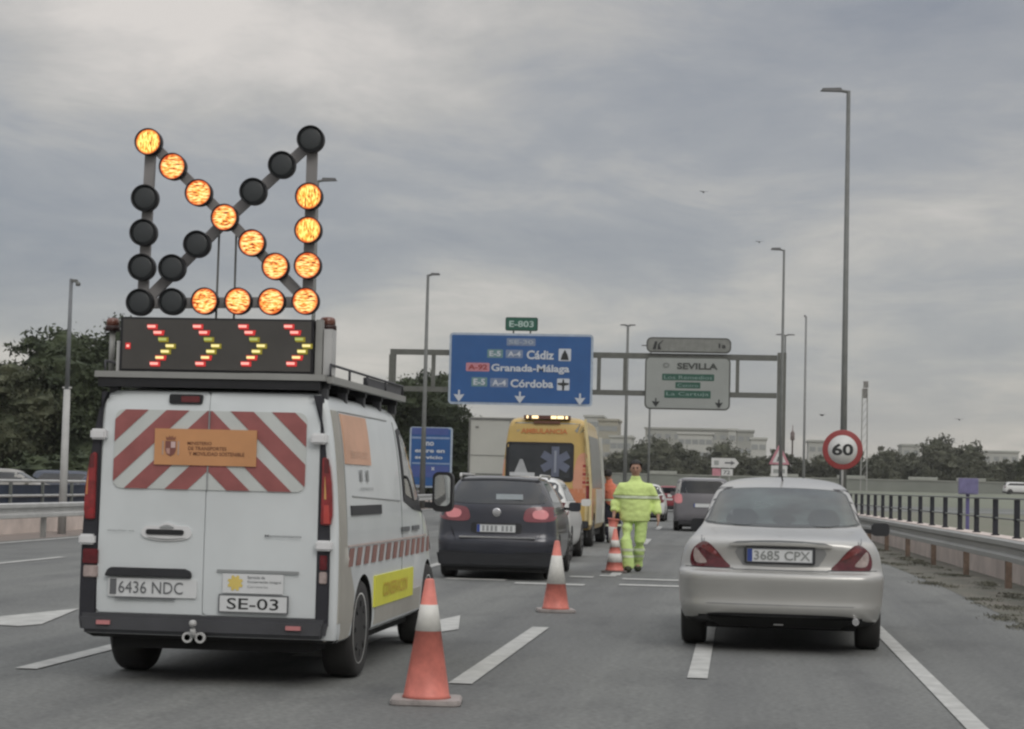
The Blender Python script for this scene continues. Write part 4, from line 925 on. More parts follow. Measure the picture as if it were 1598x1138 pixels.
# ------------------------------------------------------------------ simple cars further off
def hatch(name, label, cat, loc, paint, Lc=4.1, hw=.84, H=1.48, rz=0.0, group=None, tall=False, lights=red_dk, lit_=False, rear_slope=.28):
    t = thing(name, label, cat, loc, rz, group); k = H/1.48
    zb = 1.0*k; W5 = (.965, .95, .92, .875, .79, .55) if tall else (.935, .905, .82, .715, .62, .35)
    lv = [D(.20, .22, Lc-.15, hw*.90), D(.30, .03, Lc-.03, hw*.97, rr=.2), D(.48, .0, Lc, hw, rr=.2, br=.08), D(.62, .02, Lc-.03, hw, rr=.2, br=.08), D(.80*k, .05, Lc-.18, hw*.985, rr=.2, br=.08), D(zb, .09, Lc-.9, hw*W5[0], rr=.2, br=.08),
          D(zb+.04, .11, Lc-1.0, hw*W5[1], rr=.2), D(zb+(H-zb)*.45, .11+rear_slope*.45, Lc-1.35, hw*W5[2], rr=.2), D(H*.935, .11+rear_slope*.8, Lc-1.65, hw*W5[3], rr=.18), D(H*.975, .11+rear_slope, Lc-1.8, hw*W5[4], rr=.2), D(H, .4+rear_slope, Lc-2.1, hw*W5[5])]
    b_, bv = loft('body', lv, paint, t, wheels=[(.75, .30), (Lc-.8, .30)], wr=.335, whw=hw)
    zt = H*.925
    panel('rear_window', glass_d, smoothpoly([(-hw*.80, zb+.07), (0, zb+.05), (hw*.80, zb+.07), (hw*.73, (zb+zt)/2+.03), (hw*.64, zt), (0, zt+.015), (-hw*.64, zt), (-hw*.73, (zb+zt)/2+.03)], 3), bv, t, off=.008, step=.1)
    if tall:
        for s_ in (-1, 1): panel('pale_pillar', silver, [(s_*hw*.78, zb+.02), (s_*hw*.92, zb-.02), (s_*hw*.86, zt+.03), (s_*hw*.72, zt+.03)], bv, t, off=.012, step=.12)
        panel('roof_edge', silver, [(-hw*.80, zt+.02), (hw*.80, zt+.02), (hw*.70, H*.985), (-hw*.70, H*.985)], bv, t, off=.012, step=.12)
    for s_ in (-1, 1):
        panel('side_window', glass_d, [(.35+rear_slope*.3, zb+.06), (Lc-1.25, zb+.05), (Lc-1.7, zt-.02), (.45+rear_slope, zt-.02)], bv, t, side='right' if s_ > 0 else 'left', off=.006, step=.12)
        panel('tail_light', lights, [(s_*a, b) for a, b in smoothpoly([(hw*.70, zb-.25), (hw*.93, zb-.25), (hw*.95, zb-.05), (hw*.90, zb+.02), (hw*.72, zb)], 3)], bv, t, off=.010, step=.08)
        panel('headlight', clear_lens, [(s_*hw*.6, .62), (s_*hw*.88, .62), (s_*hw*.85, .78), (s_*hw*.62, .78)], bv, t, side='front', off=.012, step=.1)
        for wy in (.75, Lc-.8): wheel(t, s_*(hw-.105), wy, .31, .20, s_, slots=6)
        mb = MB(); mb.poly([(s_*(hw+.10)+a, Lc-1.45, zb+.02+b) for a, b in rrect(-.09, .09, -.065, .065, .04, 3)], (0, .1, 0), paint); mb.bar((s_*(hw-.12), Lc-1.4, zb), (s_*(hw+.08), Lc-1.4, zb-.01), .04, .05, black_pl); mb.build('mirror', None, t)
    panel('windscreen', glass_d, [(-hw*.72, zb+.06), (hw*.72, zb+.06), (hw*.62, zt-.02), (-hw*.62, zt-.02)], bv, t, side='front', off=.008, step=.12)
    y_ = surf(bv, 'back', 0, .72*k, .02).y; p_ = plate(t, None, -.26, .26, .66*k, .77*k, None, y=y_)
    mb = MB(); mb.box(-hw*.85, hw*.85, .15, Lc-.3, .14, .30, under); mb.box(-hw*.8, hw*.8, .0, .2, .22, .34, dgrey_pl); mb.build('underbody', None, t)
    return t
white_c = mat('white_car_paint', (.62, .62, .60), .35, var=.03, coat=.4)
hatch('hatchback_car', 'white hatchback ahead of the dark estate car, mostly hidden behind it', 'car', (-3.78, 34.8, 0), white_c, 4.0, .84, 1.50, rear_slope=.40)
hatch('people_carrier', 'grey people carrier with pale roof between the yellow worker and the silver saloon', 'car', (-1.12, 62.6, 0), mpv_paint, 4.4, .90, 1.70, lights=tail_lit, rear_slope=.10, tall=True)
hatch('hatchback_car', 'white car far ahead, just right of the yellow worker', 'car', (-3.72, 79, 0), white_c, 4.1, .84, 1.5)
hatch('hatchback_car', 'small red car far ahead beyond the grey people carrier', 'car', (-3.9, 112, 0), mat('red_car_paint', (.25, .04, .05), .4), 4.0, .84, 1.46)
hatch('hatchback_car', 'white car on the embankment road beside the far wall at right', 'car', (32.0, 247.5, 1.57), white_c, 4.4, .9, 1.5, rz=R(-90))
for k, (x, y, c_, lb) in enumerate(((-25.5, 62, (.24, .23, .21), 'pale beige parked car nearest the left edge of the picture'), (-26.5, 72, (.035, .045, .07), 'dark blue parked car beyond the left rail'),
                                   (-27.5, 81, (.20, .20, .19), 'grey parked car under the left trees'), (-26.6, 90, (.26, .26, .25), 'pale parked car under the left trees near the van'), (-22.6, 66, (.02, .03, .07), 'near black parked car behind the left double rail'))):
    hatch('parked_car', lb, 'car', (x, y, 0), mat('parked_paint_%d' % k, c_, .4, coat=.4), 4.1, .84, 1.46 if k != 4 else 1.3, rz=R(-78), group='cars parked beyond the left railing')

# ------------------------------------------------------------------ ambulance
AX, AY = -4.19, 43.4
amb = thing('ambulance', 'yellow and orange ambulance with dark rear window beyond the dark estate car', 'ambulance', (AX, AY, 0))
lv = [D(.30, .10, 5.9, .96, rr=.08), D(.45, .0, 6.0, 1.0, rr=.08), D(.8, .0, 6.0, 1.01, rr=.08, rf=.4), D(1.15, .0, 5.6, 1.005, rr=.08, rf=.4), D(1.5, .01, 5.1, .985, rr=.08, rf=.3), D(2.0, .03, 4.75, .94, rr=.08, rf=.3), D(2.4, .05, 4.5, .90, rr=.08), D(2.62, .07, 4.35, .865, rr=.08), D(2.76, .10, 4.2, .82, rr=.1), D(2.83, .2, 4.0, .72), D(2.86, .5, 3.6, .4)]
ab, abvh = loft('body', lv, amb_yel, amb, wheels=[(1.0, .36), (4.9, .36)], wr=.40, whw=1.01)
def A(nm, m, pts, side='back', off=.008, sk=.015, par=None): return panel(nm, m, pts, abvh, par or amb, side=side, off=off, skirt=sk, step=.12)
A('roof_cap', mat('amb_roof_grey', (.30, .31, .28), .5), [(-.84, 2.69), (.84, 2.69), (.78, 2.80), (-.78, 2.80)])
A('orange_door_patch', amb_pink, smoothpoly([(.62, 1.25), (.94, 1.25), (.90, 2.0), (.70, 2.0), (.60, 1.6)], 3))
A('lower_orange_band', amb_org, [(-.99, .95), (.99, .95), (.97, 1.28), (-.97, 1.28)])
A('pink_patch', amb_pink, [(-.98, 1.3), (-.93, 1.3), (-.91, 2.0), (-.94, 2.0)])
for k in range(6):
    A('check', mat('dark_red_check', (.30, .03, .03), .4) if k % 2 else amb_org, [(.80+.0*k, 1.30+.09*k), (.955, 1.30+.09*k), (.95, 1.36+.09*k), (.80, 1.36+.09*k)], off=.011)
rw = A('rear_window', black_pl, rrect(-.90, .60, 1.42, 2.28, .08, 4), off=.014)
A('pane', mat('ambulance_glass', (.03, .033, .037), .12, var=.2), rrect(-.83, .53, 1.50, 2.21, .05, 3), off=.018, par=rw)
yy = surf(abvh, 'back', .2, 1.85, .03).y-.02; stc = mat('star_blue_white', (.115, .13, .18), .5); sx0, sz0 = .20, 1.86
mb = MB()
for k in range(3):
    a = R(60*k+90); dx, dz = math.cos(a), math.sin(a); q_ = .33; w0 = .085
    mb.poly([(sx0+dx*q_-dz*w0, yy+.001*k, sz0+dz*q_+dx*w0), (sx0+dx*q_+dz*w0, yy+.001*k, sz0+dz*q_-dx*w0), (sx0-dx*q_+dz*w0, yy+.001*k, sz0-dz*q_-dx*w0), (sx0-dx*q_-dz*w0, yy+.001*k, sz0-dz*q_+dx*w0)], None, stc)
mb.box(sx0-.025, sx0+.025, yy-.012, yy-.006, sz0-.24, sz0+.24, mat('star_staff', (.26, .28, .33), .5)); mb.build('star_of_life', None, rw)
mb = MB(); c_ = mat('window_emblem_white', (.36, .37, .38), .5); mb.poly([(-.70, yy, 1.60), (-.40, yy, 1.60), (-.52, yy, 1.90), (-.58, yy, 1.90)], None, c_); mb.box(-.80, -.25, yy-.008, yy-.003, 1.53, 1.61, mat('w2', (.50, .51, .52), .5)); mb.build('warning_emblem', None, rw)
mb = MB(); mb.text('AMBULANCIA', -.58, .45, 2.47, 2.58, lambda u, v: surf(abvh, 'back', u, v, .02), mat('amb_ink', (.48, .17, .05), .5), .03); mb.build('lettering', None, amb)
mb = MB(); mb.box(-.52, .50, .03, .25, 2.79, 2.87, mat('light_bar_brown', (.10, .04, .03), .5)); lb_ = mb.build('light_bar', None, amb)
for a, b in ((-.46, -.42), (-.34, -.20), (.08, .20), (.22, .36), (.40, .45)):
    mb = MB(); mb.box(a, b, .015, .029, 2.80, 2.86, flash_m); mb.build('flasher', None, lb_)
mb = MB(); mb.box(-.30, .28, .04, .2, 2.69, 2.75, mat('brake_brown', (.12, .05, .03), .5)); mb.build('high_brake_light', None, amb)
# side: grey frames, the door slid open and its pale edge
A('side_glazing', mat('amb_side_grey', (.20, .20, .18), .4), [(.35, 1.3), (3.8, 1.3), (3.6, 2.45), (.35, 2.45)], side='right')
A('side_lower', mat('amb_side_white', (.50, .49, .44), .4), [(1.5, .5), (4.4, .5), (4.4, 1.28), (1.5, 1.28)], side='right')
A('side_orange', amb_org, [(.1, .6), (.5, .6), (.5, 1.28), (.1, 1.28)], side='right')
mb = MB(); mb.box(.99, 1.05, 3.6, 3.75, .5, 1.3, mat('door_edge_white', (.5, .5, .46), .5)); mb.quadbox([(.99, 3.6, 1.3), (1.05, 3.6, 1.3), (1.05, 3.75, 1.3), (.99, 3.75, 1.3), (.89, 3.6, 2.5), (.95, 3.6, 2.5), (.95, 3.75, 2.5), (.89, 3.75, 2.5)], MATS['door_edge_white']); mb.build('sliding_door_edge', None, amb)
mb = MB(); [mb.bar((a_, -.03, za), (b_, -.03, zb), .055, .06, mat('pale_yellow_edge', (.60, .50, .27), .4)) for a_, za, b_, zb in ((1.0, .5, .995, 1.3), (.995, 1.3, .93, 2.0), (.93, 2.0, .84, 2.80))]; mb.build('open_door_edge', None, amb)
A('corner_edge', MATS['pale_yellow_edge'], [(.86, .5), (.985, .5), (.985, 1.2), (.955, 1.7), (.90, 2.3), (.855, 2.66), (.80, 2.66), (.82, 2.3), (.88, 1.7)], off=.010)
for s_ in (-1, 1): A('tail_light', red_lens, [(s_*.88, .98), (s_*.96, .98), (s_*.96, 1.35), (s_*.88, 1.35)], off=.02)
A('windscreen', glass_d, [(-.8, 1.35), (.8, 1.35), (.75, 2.1), (-.75, 2.1)], side='front')
mb = MB(); mb.box(-.95, .95, -.06, .15, .42, .58, dgrey_pl); mb.build('rear_bumper', None, amb, bevel=.02)
mb = MB(); mb.box(-.9, .9, .2, 5.6, .22, .45, under); mb.build('underbody', None, amb)
for wy in (1.0, 4.9):
    for s_ in (-1, 1): wheel(amb, s_*.88, wy, .36, .23, s_)

# box truck
tr = thing('box_truck', 'grey white box truck standing behind the ambulance on its left', 'truck', (-7.12, 61.8, 0))
mb = MB(); mb.box(-1.3, 1.3, .0, 7.2, 1.0, 3.42, truck_w); bx_ = mb.build('cargo_box', None, tr, bevel=.04)
mb = MB(); mb.box(-1.3, 1.3, -.02, -.002, 3.33, 3.40, truck_l); mb.box(-1.31, -1.25, -.02, -.002, 1.0, 3.33, truck_l); mb.box(1.25, 1.31, -.02, -.002, 1.0, 3.33, truck_l); mb.box(-.01, .01, -.02, -.002, 1.05, 3.33, truck_l); mb.box(-1.25, -.02, -.018, -.002, 1.62, 1.66, truck_l); mb.box(-1.25, -.02, -.018, -.002, 2.22, 2.235, truck_l); mb.build('rear_frame', None, bx_)
mb = MB(); mb.box(-1.1, -1.0, -.02, -.002, 3.08, 3.13, truck_l); mb.build('marker_lamp', None, bx_)
mb = MB(); mb.box(-1.1, 1.1, .1, 8.8, .60, .98, under); mb.box(-1.2, 1.2, -.05, .05, .45, .60, dgrey_pl); mb.build('chassis', None, tr)
mb = MB(); mb.box(-1.15, 1.15, 7.35, 9.2, .6, 2.7, truck_w); mb.build('cab', None, tr, bevel=.12)
for y in (1.6, 8.3):
    for s_ in (-1, 1): wheel(tr, s_*1.1, y, .45, .28, s_)

# ------------------------------------------------------------------ traffic cones
def cone(loc, label, bands, h=.75, base=.43, rb=.140, basem=cone_base, rot=None, group='traffic cones along the lane line', rz=.1):
    """bands: heights where red and white alternate, starting red"""
    t = thing('traffic_cone', label, 'traffic cone', loc, rz, group)
    if rot: t.rotation_euler = rot
    k = h/.75
    m_ = MB(); m_.poly([(a, b, 0) for a, b in rrect(-base/2, base/2, -base/2, base/2, base*.16, 4)], (0, 0, .035*k), basem); m_.build('base', None, t, bevel=.008*k)
    prof = [(rb*1.08, .036*k), (rb, .055*k)]; ms = [cone_red]; zs = sorted(set([.055*k]+[b*k for b in bands]+[h]))
    rad = lambda z: rb+(.028-rb)*((z-.055*k)/(h-.055*k))
    for i_, z in enumerate(zs[1:]):
        c_ = cone_red if i_ % 2 == 0 else cone_wht
        if c_ is cone_wht: prof.append((rad(zs[i_])+.003, zs[i_]+.001)); ms.append(c_); prof.append((rad(z)+.003, z-.001)); ms.append(c_); prof.append((rad(z), z)); ms.append(c_)
        else: prof.append((rad(z), z)); ms.append(c_)
    prof.append((.018, h+.008)); ms.append(cone_red)
    m_ = MB(); m_.lathe(prof, 'z', 28, (0, 0, 0), mfun=lambda q: ms[min(q, len(ms)-1)]); m_.build('cone_body', None, t)
    return t
cone((-1.872, 12.12, 0), 'largest and nearest traffic cone, beside the rear wheel of the white van', (.44, .60))
cone((-1.91, 21.2, 0), 'traffic cone with a tall white band in front of the dark estate car', (.30, .60), base=.40, basem=cone_base, rz=.2)
cone((-1.91, 31.35, 0), 'traffic cone standing at the feet of the worker in yellow', (.18, .33, .44, .56), h=.68, base=.40, basem=cone_dark, rz=.0)

# ------------------------------------------------------------------ people
def skin_obj(name, joints, edges, m, parent, sub=2, root=0):
    """joints: list of (xyz, radius or (rx, ry))"""
    me = bpy.data.meshes.new(name); me.from_pydata([j[0] for j in joints], edges, []); o = link(name, me, parent)
    md = o.modifiers.new('k', 'SKIN'); md.use_smooth_shade = True
    for k, j in enumerate(joints):
        r_ = j[1]; sv = me.skin_vertices[0].data[k]; sv.radius = r_ if isinstance(r_, tuple) else (r_, r_); sv.use_root = (k == root)
    s_ = o.modifiers.new('s', 'SUBSURF'); s_.levels = sub; s_.render_levels = sub
    evaluate(o); o.data.materials.clear(); o.data.materials.append(m)
    for p in o.data.polygons: p.use_smooth = True
    return o
def person(loc, label, rz, jacket, trousers, bands, hair, pose, group=None, scale=1.0):
    t = thing('person', label, 'person', loc, rz, group); P = pose
    J = []; E2 = []
    def add(p, r_, par=None):
        J.append((tuple(p), r_)); k = len(J)-1
        if par is not None: E2.append((par, k))
        return k
    pel = add(P['pelvis'], (.10, .08)); sp = add(P['spine'], (.10, .08), pel); ch = add(P['chest'], (.11, .09), sp)
    nk = add(P['neck'], .058, ch); hb = add(P['head0'], .060, nk); h1 = add(P['head1'], (.086, .098), hb); h2 = add(P['head2'], (.090, .104), h1); add(P['head3'], (.056, .066), h2)
    for s_ in ('L', 'R'):
        a = add(P['sh'+s_], .060, ch); b = add(P['el'+s_], .043, a); c = add(P['wr'+s_], .028, b); q = Vector(P['hand'+s_]); wv = Vector(P['wr'+s_]); dv = (q-wv).normalized()
        pm = add(wv+dv*.055, (.038, .022), c)
        side_ = Vector((0, 1, 0)); 
        for f_, (off2, ln) in enumerate(((-.030, .065), (-.010, .075), (.010, .072), (.030, .056))):
            k1 = add(wv+dv*.105+side_*off2, .0095, pm); k2 = add(wv+dv*(.105+ln*.55)+side_*off2+Vector((P['curl'+s_]*.018, 0, 0)), .009, k1); add(wv+dv*(.105+ln*.85)+side_*off2+Vector((P['curl'+s_]*.045, 0, 0)), .008, k2)
        k1 = add(wv+dv*.05+side_*-.045, .0105, pm); add(wv+dv*.09+side_*-.062, .009, k1)
    for s_ in ('L', 'R'):
        a = add(P['hip'+s_], .055, pel); b = add(P['kn'+s_], .046, a); c = add(P['an'+s_], .040, b); add(P['toe'+s_], .035, c)
    body = skin_obj('body', J, E2, skin, t)
    # nose, ears, eyes and mouth belong to the one body mesh
    bm = bmesh.new(); bm.from_mesh(body.data); hd = Vector(P['head1']); fd = P['face']; sd2 = Vector((0, 0, 1)).cross(fd).normalized(); 
    def blob(c, rx, ry, rz_, mi):
        g_ = bmesh.ops.create_uvsphere(bm, u_segments=10, v_segments=8, radius=1)
        for v in g_['verts']: v.co = c+sd2*(v.co.x*rx)+fd*(v.co.y*ry)+Vector((0, 0, 1))*(v.co.z*rz_)
        for f in {f for v in g_['verts'] for f in v.link_faces}: f.material_index = mi; f.smooth = True
    blob(hd+fd*.090+Vector((0, 0, .015)), .014, .020, .026, 0)
    for s_ in (-1, 1): blob(hd+sd2*(s_*.080)+Vector((0, 0, .02)), .010, .022, .034, 0); blob(hd+fd*.080+sd2*(s_*.030)+Vector((0, 0, .040)), .013, .010, .008, 1)
    blob(hd+fd*.084+Vector((0, 0, -.035)), .024, .008, .007, 2)
    for s_ in (-1, 1): blob(hd+fd*.086+sd2*(s_*.030)+Vector((0, 0, .058)), .020, .008, .005, 1)
    bm.to_mesh(body.data); bm.free(); body.data.materials.append(hair_m); body.data.materials.append(mat('lip', (.24, .10, .085), .6))
    # hair cap
    g_ = bmesh.new(); bmesh.ops.create_uvsphere(g_, u_segments=20, v_segments=14, radius=1); hc = Vector(P['head2'])
    hv = Vector((hc.x, hc.y, hc.z))-fd*.012
    for v in g_.verts:
        nrm = v.co.copy(); n_ = 1+.05*math.sin(9*nrm.x+3)*math.sin(7*nrm.z+nrm.y*5)
        v.co = hv+sd2*(nrm.x*.104*n_)+fd*(nrm.y*.114*n_)+Vector((0, 0, 1))*(nrm.z*.104*n_)
    kill = [v for v in g_.verts if (v.co-hv).dot(fd) > .035 and v.co.z < hv.z+.035 or v.co.z < hv.z-.085]
    bmesh.ops.delete(g_, geom=kill, context='VERTS'); me = bpy.data.meshes.new('hair'); g_.to_mesh(me); g_.free(); me.materials.append(hair_m)
    for p in me.polygons: p.use_smooth = True
    link('hair', me, t)
    # clothes: sections and sleeves fused into one cloth surface
    pv, cv, nv = Vector(P['pelvis']), Vector(P['chest']), Vector(P['neck']); jw = P['jw']
    def axis(z):
        if z < cv.z: t_ = (z-pv.z)/(cv.z-pv.z); return pv.lerp(cv, max(-.2, t_))
        return cv.lerp(nv, min(1.15, (z-cv.z)/(nv.z-cv.z)))
    def rings(mb, secs, seg=22):
        prev = None
        for z, rx, ry, *c in secs:
            o2 = Vector(c[0]) if c else axis(z); ring = [mb.b.verts.new((o2.x+rx*math.cos(2*math.pi*k/seg), o2.y+ry*math.sin(2*math.pi*k/seg), z)) for k in range(seg)]
            if prev:
                for k in range(seg): mb.b.faces.new((prev[k], prev[(k+1) % seg], ring[(k+1) % seg], ring[k]))
            else: mb.b.faces.new(ring[::-1])
            prev = ring
        mb.b.faces.new(prev)
    def fuse(mb, nm, m_, vox=.016, it=12, fold=.010):
        o2 = mb.build(nm, m_, t); r_ = o2.modifiers.new('r', 'REMESH'); r_.mode = 'VOXEL'; r_.voxel_size = vox
        sm = o2.modifiers.new('s', 'SMOOTH'); sm.iterations = it; evaluate(o2); o2.data.materials.clear(); o2.data.materials.append(m_)
        from mathutils import noise as nz_
        for v in o2.data.vertices:
            f_ = nz_.noise(Vector((v.co.x*7+loc[0], v.co.y*7, v.co.z*13)))*fold+nz_.noise(Vector((v.co.x*16, v.co.y*16+4, v.co.z*24)))*fold*.5
            v.co += v.normal*f_
        for p in o2.data.polygons: p.use_smooth = True
        return o2
    mb = MB(); hz_ = pv.z+P.get('hem', -.1)
    rings(mb, [(hz_, jw*.86, .150), (hz_+.03, jw*.92, .158), (hz_+.14, jw*.95, .165), (1.10, jw*.97, .168), (1.20, jw*.97, .165), (1.30, jw*.96, .155), (1.37, jw*.84, .135), (1.415, jw*.62, .112), (1.445, jw*.40, .088), (1.475, .085, .082), (1.53, .074, .076)])
    for s_ in ('L', 'R'):
        A_, B_, C_ = Vector(P['sh'+s_]), Vector(P['el'+s_]), Vector(P['wr'+s_]); A_ = A_+Vector((-.02 if A_.x > 0 else .02, 0, -.015))
        mb.tube([A_.lerp(cv, .25), A_, A_.lerp(B_, .35), A_.lerp(B_, .75), B_, B_.lerp(C_, .4), B_.lerp(C_, .75), C_+Vector((0, 0, .02))], [.10, .100, .094, .086, .083, .080, .072, .056], 14)
    jk = fuse(mb, 'jacket', jacket)
    mb = MB(); rings(mb, [(pv.z+.08, .19, .135, pv), (pv.z, .195, .14, pv), (pv.z-.08, .19, .135, pv), (pv.z-.13, .14, .10, pv)])
    for s_ in ('L', 'R'):
        h_, kn, an = Vector(P['hip'+s_]), Vector(P['kn'+s_]), Vector(P['an'+s_]); ft = an+Vector((0, 0, -.055))
        mb.tube([h_+Vector((0, 0, .02)), h_+Vector((0, 0, -.08)), h_.lerp(kn, .5), kn, kn.lerp(an, .35), kn.lerp(an, .75), ft], [.09, .100, .098, .094, .094, .094, .090], 16)
    ts = fuse(mb, 'trousers', trousers)
    for s_ in ('L', 'R'):
        an, to = Vector(P['an'+s_]), Vector(P['toe'+s_]); J = []; E2 = []
        k0 = add(Vector((an.x, an.y+.03, .062)), (.070, .062)); k1 = add(Vector((an.x, an.y, .055)).lerp(Vector((to.x, to.y, .05)), .5), (.072, .058), k0); add(Vector((to.x, to.y-.02, .050)), (.068, .052), k1)
        skin_obj('shoe', J, E2, shoe_m, t, sub=1)
    # reflective bands wrap the cloth: slice the garment between two heights and push it out
    def band(src, z0_, z1_, m_, nm, xr=None, off=.006):
        b2 = bmesh.new(); b2.from_mesh(src.data)
        for z_ in (z0_, z1_): bmesh.ops.bisect_plane(b2, geom=b2.verts[:]+b2.edges[:]+b2.faces[:], plane_co=(0, 0, z_), plane_no=(0, 0, 1))
        dl = [f for f in b2.faces if not (z0_-1e-4 < f.calc_center_median().z < z1_+1e-4) or (xr and not (xr[0] < f.calc_center_median().x < xr[1]))]
        bmesh.ops.delete(b2, geom=dl, context='FACES'); b2.normal_update()
        for v in b2.verts: v.co += Vector((v.normal.x, v.normal.y, 0))*off
        me = bpy.data.meshes.new(nm); b2.to_mesh(me); b2.free(); me.materials.clear(); me.materials.append(m_)
        return link(nm, me, src)
    for (w_, z0_, z1_, m_, o2) in bands: band(jk if w_ == 'j' else ts, z0_, z1_, m_, 'reflective_band', None, o2)
    return t
worker_pose = dict(pelvis=(0, 0, .93), spine=(0, -.01, 1.10), chest=(.0, .0, 1.30), neck=(.0, -.005, 1.475), head0=(.0, -.02, 1.545), head1=(0, -.03, 1.605), head2=(0, -.022, 1.675), head3=(0, -.01, 1.735),
    shL=(-.225, .0, 1.35), elL=(-.315, .03, 1.12), wrL=(-.330, -.05, .93), handL=(-.335, -.07, .80), curlL=.9,
    shR=(.225, .0, 1.35), elR=(.325, .07, 1.11), wrR=(.370, -.03, .90), handR=(.378, -.07, .77), curlR=-.5,
    hipL=(-.105, 0, .88), knL=(-.125, -.15, .50), anL=(-.075, -.16, .10), toeL=(-.085, -.34, .045),
    hipR=(.105, 0, .88), knR=(.085, .0, .49), anR=(.050, .22, .14), toeR=(.060, .09, .045), face=Vector((0, -1, 0)), jw=.262, hem=-.13)
person((-1.625, 31.72, 0), 'worker in fluorescent yellow walking toward the camera, holding a small cone', 0,
       hiviz, hiviz2, [('j', 1.170, 1.208, reflect, .006), ('j', 1.154, 1.168, reflect_d, .005), ('j', 1.210, 1.224, reflect_d, .005), ('t', .335, .375, reflect, .007), ('t', .235, .27, reflect, .007)], 'short', worker_pose)
cone((-1.955, 31.64, .84), 'short cone hanging upside down from the hand of the worker in yellow', (.26,), h=.38, base=.19, rb=.085, basem=cone_red, rot=(R(180), R(6), 0), group=None)
med_pose = dict(worker_pose); med_pose.update(chest=(.05, .08, 1.30), neck=(.08, .12, 1.46), head0=(.10, .15, 1.53), head1=(.11, .17, 1.59), head2=(.12, .17, 1.66), head3=(.12, .16, 1.72), face=Vector((0, -1, 0)),
    elL=(-.24, -.16, 1.15), wrL=(-.10, -.33, 1.10), handL=(-.04, -.44, 1.10), elR=(.28, -.12, 1.14), wrR=(.18, -.34, 1.10), handR=(.14, -.45, 1.10), jw=.175, hem=-.05)
person((-2.98, 47.6, 0), 'paramedic in an orange jacket and dark trousers standing beside the ambulance', R(180), hv_org, navy, [('j', 1.00, 1.05, reflect, .007), ('t', .40, .45, reflect, .007)], 'short', med_pose)

# ------------------------------------------------------------------ gantry and signs
GY = 110
gy = thing('sign_gantry', 'dark steel gantry of two beams and two posts spanning the motorway', 'gantry', (0, GY, 0))
def gbox(nm, P_): 
    mb = MB(); [mb.box(*p, gantry_m) for p in P_]; return mb.build(nm, None, gy)
gbox('beam', [(-19.55, 2.0, -.15, .15, 8.46, 8.76)]); gbox('beam', [(-19.55, 2.0, -.15, .15, 6.40, 6.68)])
gbox('post', [(-19.60, -19.25, -.2, .2, 0, 8.45)]); gbox('post', [(2.02, 2.50, -.25, .25, 0, 8.9)])
for x in (-17.1, -15.0, -12.6, -10.2, -7.8, -6.35, -4.0, -2.0, -.15): gbox('upright', [(x-.10, x+.10, -.12, .12, 6.682, 8.458)])
def board(nm, label, cat, x0, x1, z0, z1, Y, face, rim_, rw_=.10, r_=.25, depth=.12):
    t = thing(nm, label, cat, ((x0+x1)/2, Y, z0)); cx_ = (x0+x1)/2
    m_ = MB(); m_.poly([(a-cx_, 0, b-z0) for a, b in rrect(x0, x1, z0, z1, r_, 5)], (0, depth, 0), rim_); m_.build('rim', None, t)
    m_ = MB(); m_.poly([(a-cx_, -.02, b-z0) for a, b in rrect(x0+rw_, x1-rw_, z0+rw_, z1-rw_, max(.03, r_-rw_), 5)], (0, .018, 0), face); m_.build('panel', None, t)
    return t, (lambda u, v: (u-cx_, -.045, v-z0)), cx_, z0
def spx(px, py, Y=GY-.35): p = at(px, py, Y); return p.x, p.z
YB = GY-.35
a, b = spx(702, 518), spx(924, 634)
bs, fn, cx_, bz = board('overhead_sign', 'large blue overhead sign for Cádiz, Granada, Málaga and Córdoba on the gantry', 'road sign', a[0], b[0], b[1]-.03, a[1]-.03, YB, blue_s, sign_rim, .13, .22)
def c6(x, y): return spx(690+x*.1502, 500+y*.1502)
def lt(mb, txt, x0, y0, x1, y1, m_, bold=.02):   # crop corners: left-top, right-bottom
    p, q = c6(x0, y0), c6(x1, y1); mb.text(txt, p[0], q[0], q[1], p[1], fn, m_, bold)
def rc(mb, x0, y0, x1, y1, m_, dy_=0.0):
    p, q = c6(x0, y0), c6(x1, y1); mb.poly([fn(u, v)[0:1]+(fn(u, v)[1]+.018+dy_,)+fn(u, v)[2:] for u, v in rrect(p[0], q[0], q[1], p[1], .05, 3)], None, m_)
mb = MB(); lt(mb, 'Cádiz', 880, 312, 1162, 410, sign_w, .03); lt(mb, 'Granada-Málaga', 512, 452, 1322, 565, sign_w, .03); lt(mb, 'Córdoba', 712, 612, 1155, 705, sign_w, .03); mb.build('lettering', None, bs)
grey_b = mat('sign_grey_blue', (.17, .22, .33), .5); dimw = mat('sign_dim_white', (.33, .38, .45), .5)
for (x0_, y0_, x1_, y1_, m1, tx, m2) in ((672, 185, 970, 268, grey_b, 'SE-30', dimw), (470, 300, 632, 392, mat('sign_dim_green', (.13, .24, .25), .5), 'E-5', sign_w), (662, 305, 838, 395, grey_b, 'A-4', sign_w), (250, 440, 492, 532, pink_s, 'A-92', red_s),
        (305, 590, 468, 690, MATS['sign_dim_green'], 'E-5', sign_w), (500, 600, 685, 698, grey_b, 'A-4', sign_w)):
    mb = MB(); rc(mb, x0_, y0_, x1_, y1_, m1); q_ = mb.build('route_shield', None, bs)
    mb = MB(); lt(mb, tx, x0_+22, y0_+17, x1_-22, y1_-17, m2, .03); mb.build('lettering', None, q_)
